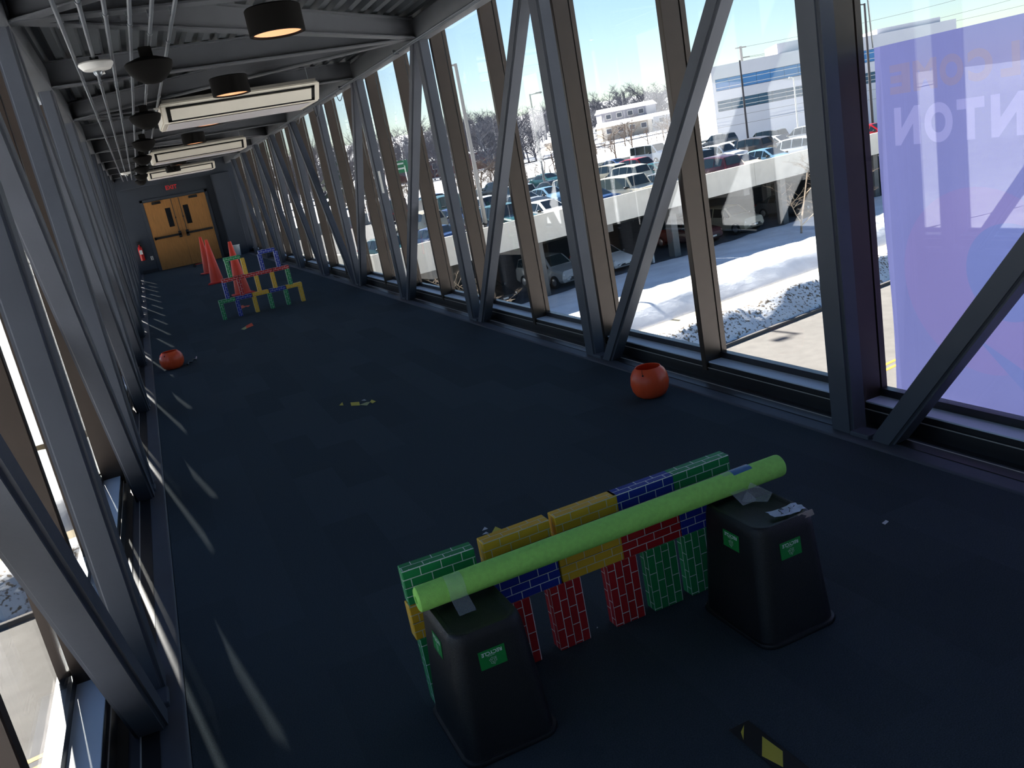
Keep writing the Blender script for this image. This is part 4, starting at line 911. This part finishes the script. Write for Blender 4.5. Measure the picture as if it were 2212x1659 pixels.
# ---- trees
def tree_mesh(seed, h, depth, r0, spread, name='branches', first=.25, kids_=(4, 6), sides=3):
    rnd = random.Random(seed); bm = bm_new()
    def grow(p, d, L, r, k):
        n = 3; pts = [p]; q = p.copy(); dd = d.copy()
        for i in range(n):
            dd = (dd + Vector((rnd.uniform(-1, 1), rnd.uniform(-1, 1), rnd.uniform(-.2, .7)))*.16).normalized(); q = q + dd*L/n; pts.append(q.copy())
        tube(bm, pts, [r*(1-.62*i/n) for i in range(n+1)], sides, False)
        if k <= 0: return
        for _ in range(rnd.randint(*kids_)):
            t = rnd.uniform(first if k == depth else .2, 1)*n; i = min(n-1, int(t)); pos = pts[i].lerp(pts[i+1], t-i)
            a = rnd.uniform(0, 2*math.pi); s = Vector((math.cos(a), math.sin(a), 0)); nd = (dd*rnd.uniform(.5, 1) + s*spread).normalized()
            grow(pos, nd, L*rnd.uniform(.42, .66), r*.46, k-1)
    grow(Vector((0, 0, -.3)), Vector((0, 0, 1)), h*.62, r0, depth)
    me = bpy.data.meshes.new(name); bm.to_mesh(me); bm.free(); return me
def tree(me, m, loc, s, rz, label, group=None, cat='tree', name='bare_tree'):
    o = bpy.data.objects.new(name, me); C.objects.link(o)
    if not me.materials: me.materials.append(m)
    o.location = loc; o.scale = (s, s, s*random.uniform(.9, 1.1)); o.rotation_euler = (0, 0, rz); return tag(o, label, cat, group)
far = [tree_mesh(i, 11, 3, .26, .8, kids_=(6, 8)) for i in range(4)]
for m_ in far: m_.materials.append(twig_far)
random.seed(21)
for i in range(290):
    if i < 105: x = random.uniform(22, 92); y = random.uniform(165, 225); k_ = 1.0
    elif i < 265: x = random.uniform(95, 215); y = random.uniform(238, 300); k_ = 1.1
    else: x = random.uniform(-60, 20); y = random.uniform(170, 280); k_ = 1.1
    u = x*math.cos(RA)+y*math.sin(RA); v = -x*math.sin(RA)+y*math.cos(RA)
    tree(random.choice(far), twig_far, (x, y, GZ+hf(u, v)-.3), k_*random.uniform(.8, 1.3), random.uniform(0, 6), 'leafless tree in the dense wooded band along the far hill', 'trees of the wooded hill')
near = [tree_mesh(50+i, 5.5, 4, .13, .95, kids_=(4, 5), first=.1) for i in range(3)]
for m_ in near: m_.materials.append(bark)
for (x, y, s, lb) in ((63.8, 110, 1.3, 'leafless tree standing in the snow field above the red car'), (70.5, 112, 1.0, 'slender leafless tree in the snow field right of the one above the red car'), (80, 118, 1.15, 'leafless tree in the snow field near the leaning steel diagonal'),
    (58, 108, 1.25, 'reddish leafless tree in the snow field beside the second steel post'), (51, 104, 1.0, 'leafless tree behind the rear parapet left of the second steel post')):
    u = x*math.cos(RA)+y*math.sin(RA); v = -x*math.sin(RA)+y*math.cos(RA); tree(random.choice(near), bark, (x, y, GZ+hf(u, v)-.2), s, random.uniform(0, 6), lb)
for i in range(46):
    x = random.uniform(22, 48); y = random.uniform(93, 112); u = x*math.cos(RA)+y*math.sin(RA); v = -x*math.sin(RA)+y*math.cos(RA)
    tree(random.choice(near), bark, (x, y, GZ+hf(u, v)-.2), random.uniform(.5, 1.0), random.uniform(0, 6), 'leafless shrub in the thicket behind the garage', 'thicket of shrubs behind the garage', 'shrub', 'bare_shrub')
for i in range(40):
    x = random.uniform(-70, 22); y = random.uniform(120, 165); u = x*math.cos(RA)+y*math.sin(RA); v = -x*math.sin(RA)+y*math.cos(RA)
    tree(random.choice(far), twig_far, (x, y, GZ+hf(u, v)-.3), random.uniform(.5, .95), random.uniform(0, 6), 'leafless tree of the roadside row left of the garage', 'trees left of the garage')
fir = bm_new()
for i in range(9): lathe(fir, [(0, 9.6-i*.95+.0), (.35+i*.24, 7.9-i*.9), (.1, 8.1-i*.9)], 9, fn=lambda a, z: 1+.25*math.sin(a*4+z*9))
tube(fir, [(0, 0, -.5), (0, 0, 2)], .16, 6); me = bpy.data.meshes.new('fir'); fir.to_mesh(me); fir.free(); me.materials.append(ever)
for x, y, s, lb in ((27, 128, 1.1, 'dark conical evergreen left of the green sign'), (33, 131, .9, 'smaller dark evergreen behind the thicket'), (12, 122, 1.0, 'dark evergreen far left behind the blue diagonals'), (150, 265, 1.1, 'dark evergreen on the hill above the houses'), (163, 270, 1.25, 'tall dark evergreen on the hill near the leaning diagonal')):
    u = x*math.cos(RA)+y*math.sin(RA); v = -x*math.sin(RA)+y*math.cos(RA); tree(me, ever, (x, y, GZ+hf(u, v)), s, s*9, lb, None, 'tree', 'evergreen_tree')
big = tree_mesh(77, 6.5, 5, .085, .95, kids_=(4, 4), first=.12); big.materials.append(mat('pale_branches', (150, 134, 116), .9, var=.2, vs=4))
tree(big, bark, (33.3, 38.5, GZ), .95, .5, 'tangled leafless tree in front of the garage, left of the thick steel post')
tree(big, bark, (10.6, 31.5, GZ), .8, 2.1, 'pale leafless tree in front of the garage opening seen low behind the steel posts')
tree(near[0], bark, (37.8, 38.0, GZ), .8, 1.1, 'small leafless tree in the snow just left of the thick steel post')
tw = tree_mesh(91, .7, 3, .006, 1.0, kids_=(4, 5), first=0); tw.materials.append(bark)
for i, (x, y, s) in enumerate(((31.5, 37.0, 1.3), (32.6, 37.4, 1.1), (27.0, 35.6, 1.0), (27.9, 35.9, .8), (16.9, 33.6, .9), (23.5, 35.0, .8))):
    tree(tw, bark, (x, y, GZ+.28), s, i*1.3, 'tiny dry weed poking through the shaded snow before the garage', 'dry weeds in the snow', 'weed', 'dry_weed')

t = thing('wall_tag', 'small white tag fixed on a steel member of the right truss', 'tag', (2.955, 11.1, 1.58)); B('tag_plate', white_in, t, (-.004, .0, -.05, .05, -.14, .14), r=.001)

us = rng(-120, 230, 6)
o = grid(us, [150, 152.5, 155], lambda u, v: hf(u, v)+.55, 'highway', mat('wet_highway', (128, 138, 158), .6)); tag(o, 'distant blue grey highway strip crossing the snow below the houses', 'road', kind='structure')
random.seed(33)
for i in range(26):
    x = random.uniform(60, 118); y = random.uniform(128, 150); u = x*math.cos(RA)+y*math.sin(RA); v = -x*math.sin(RA)+y*math.cos(RA)
    tree(random.choice(near), bark, (x, y, GZ+hf(u, v)-.2), random.uniform(.6, 1.25), random.uniform(0, 6), 'small leafless tree scattered on the open snow below the highway', 'scattered small trees on the open snow', 'tree')
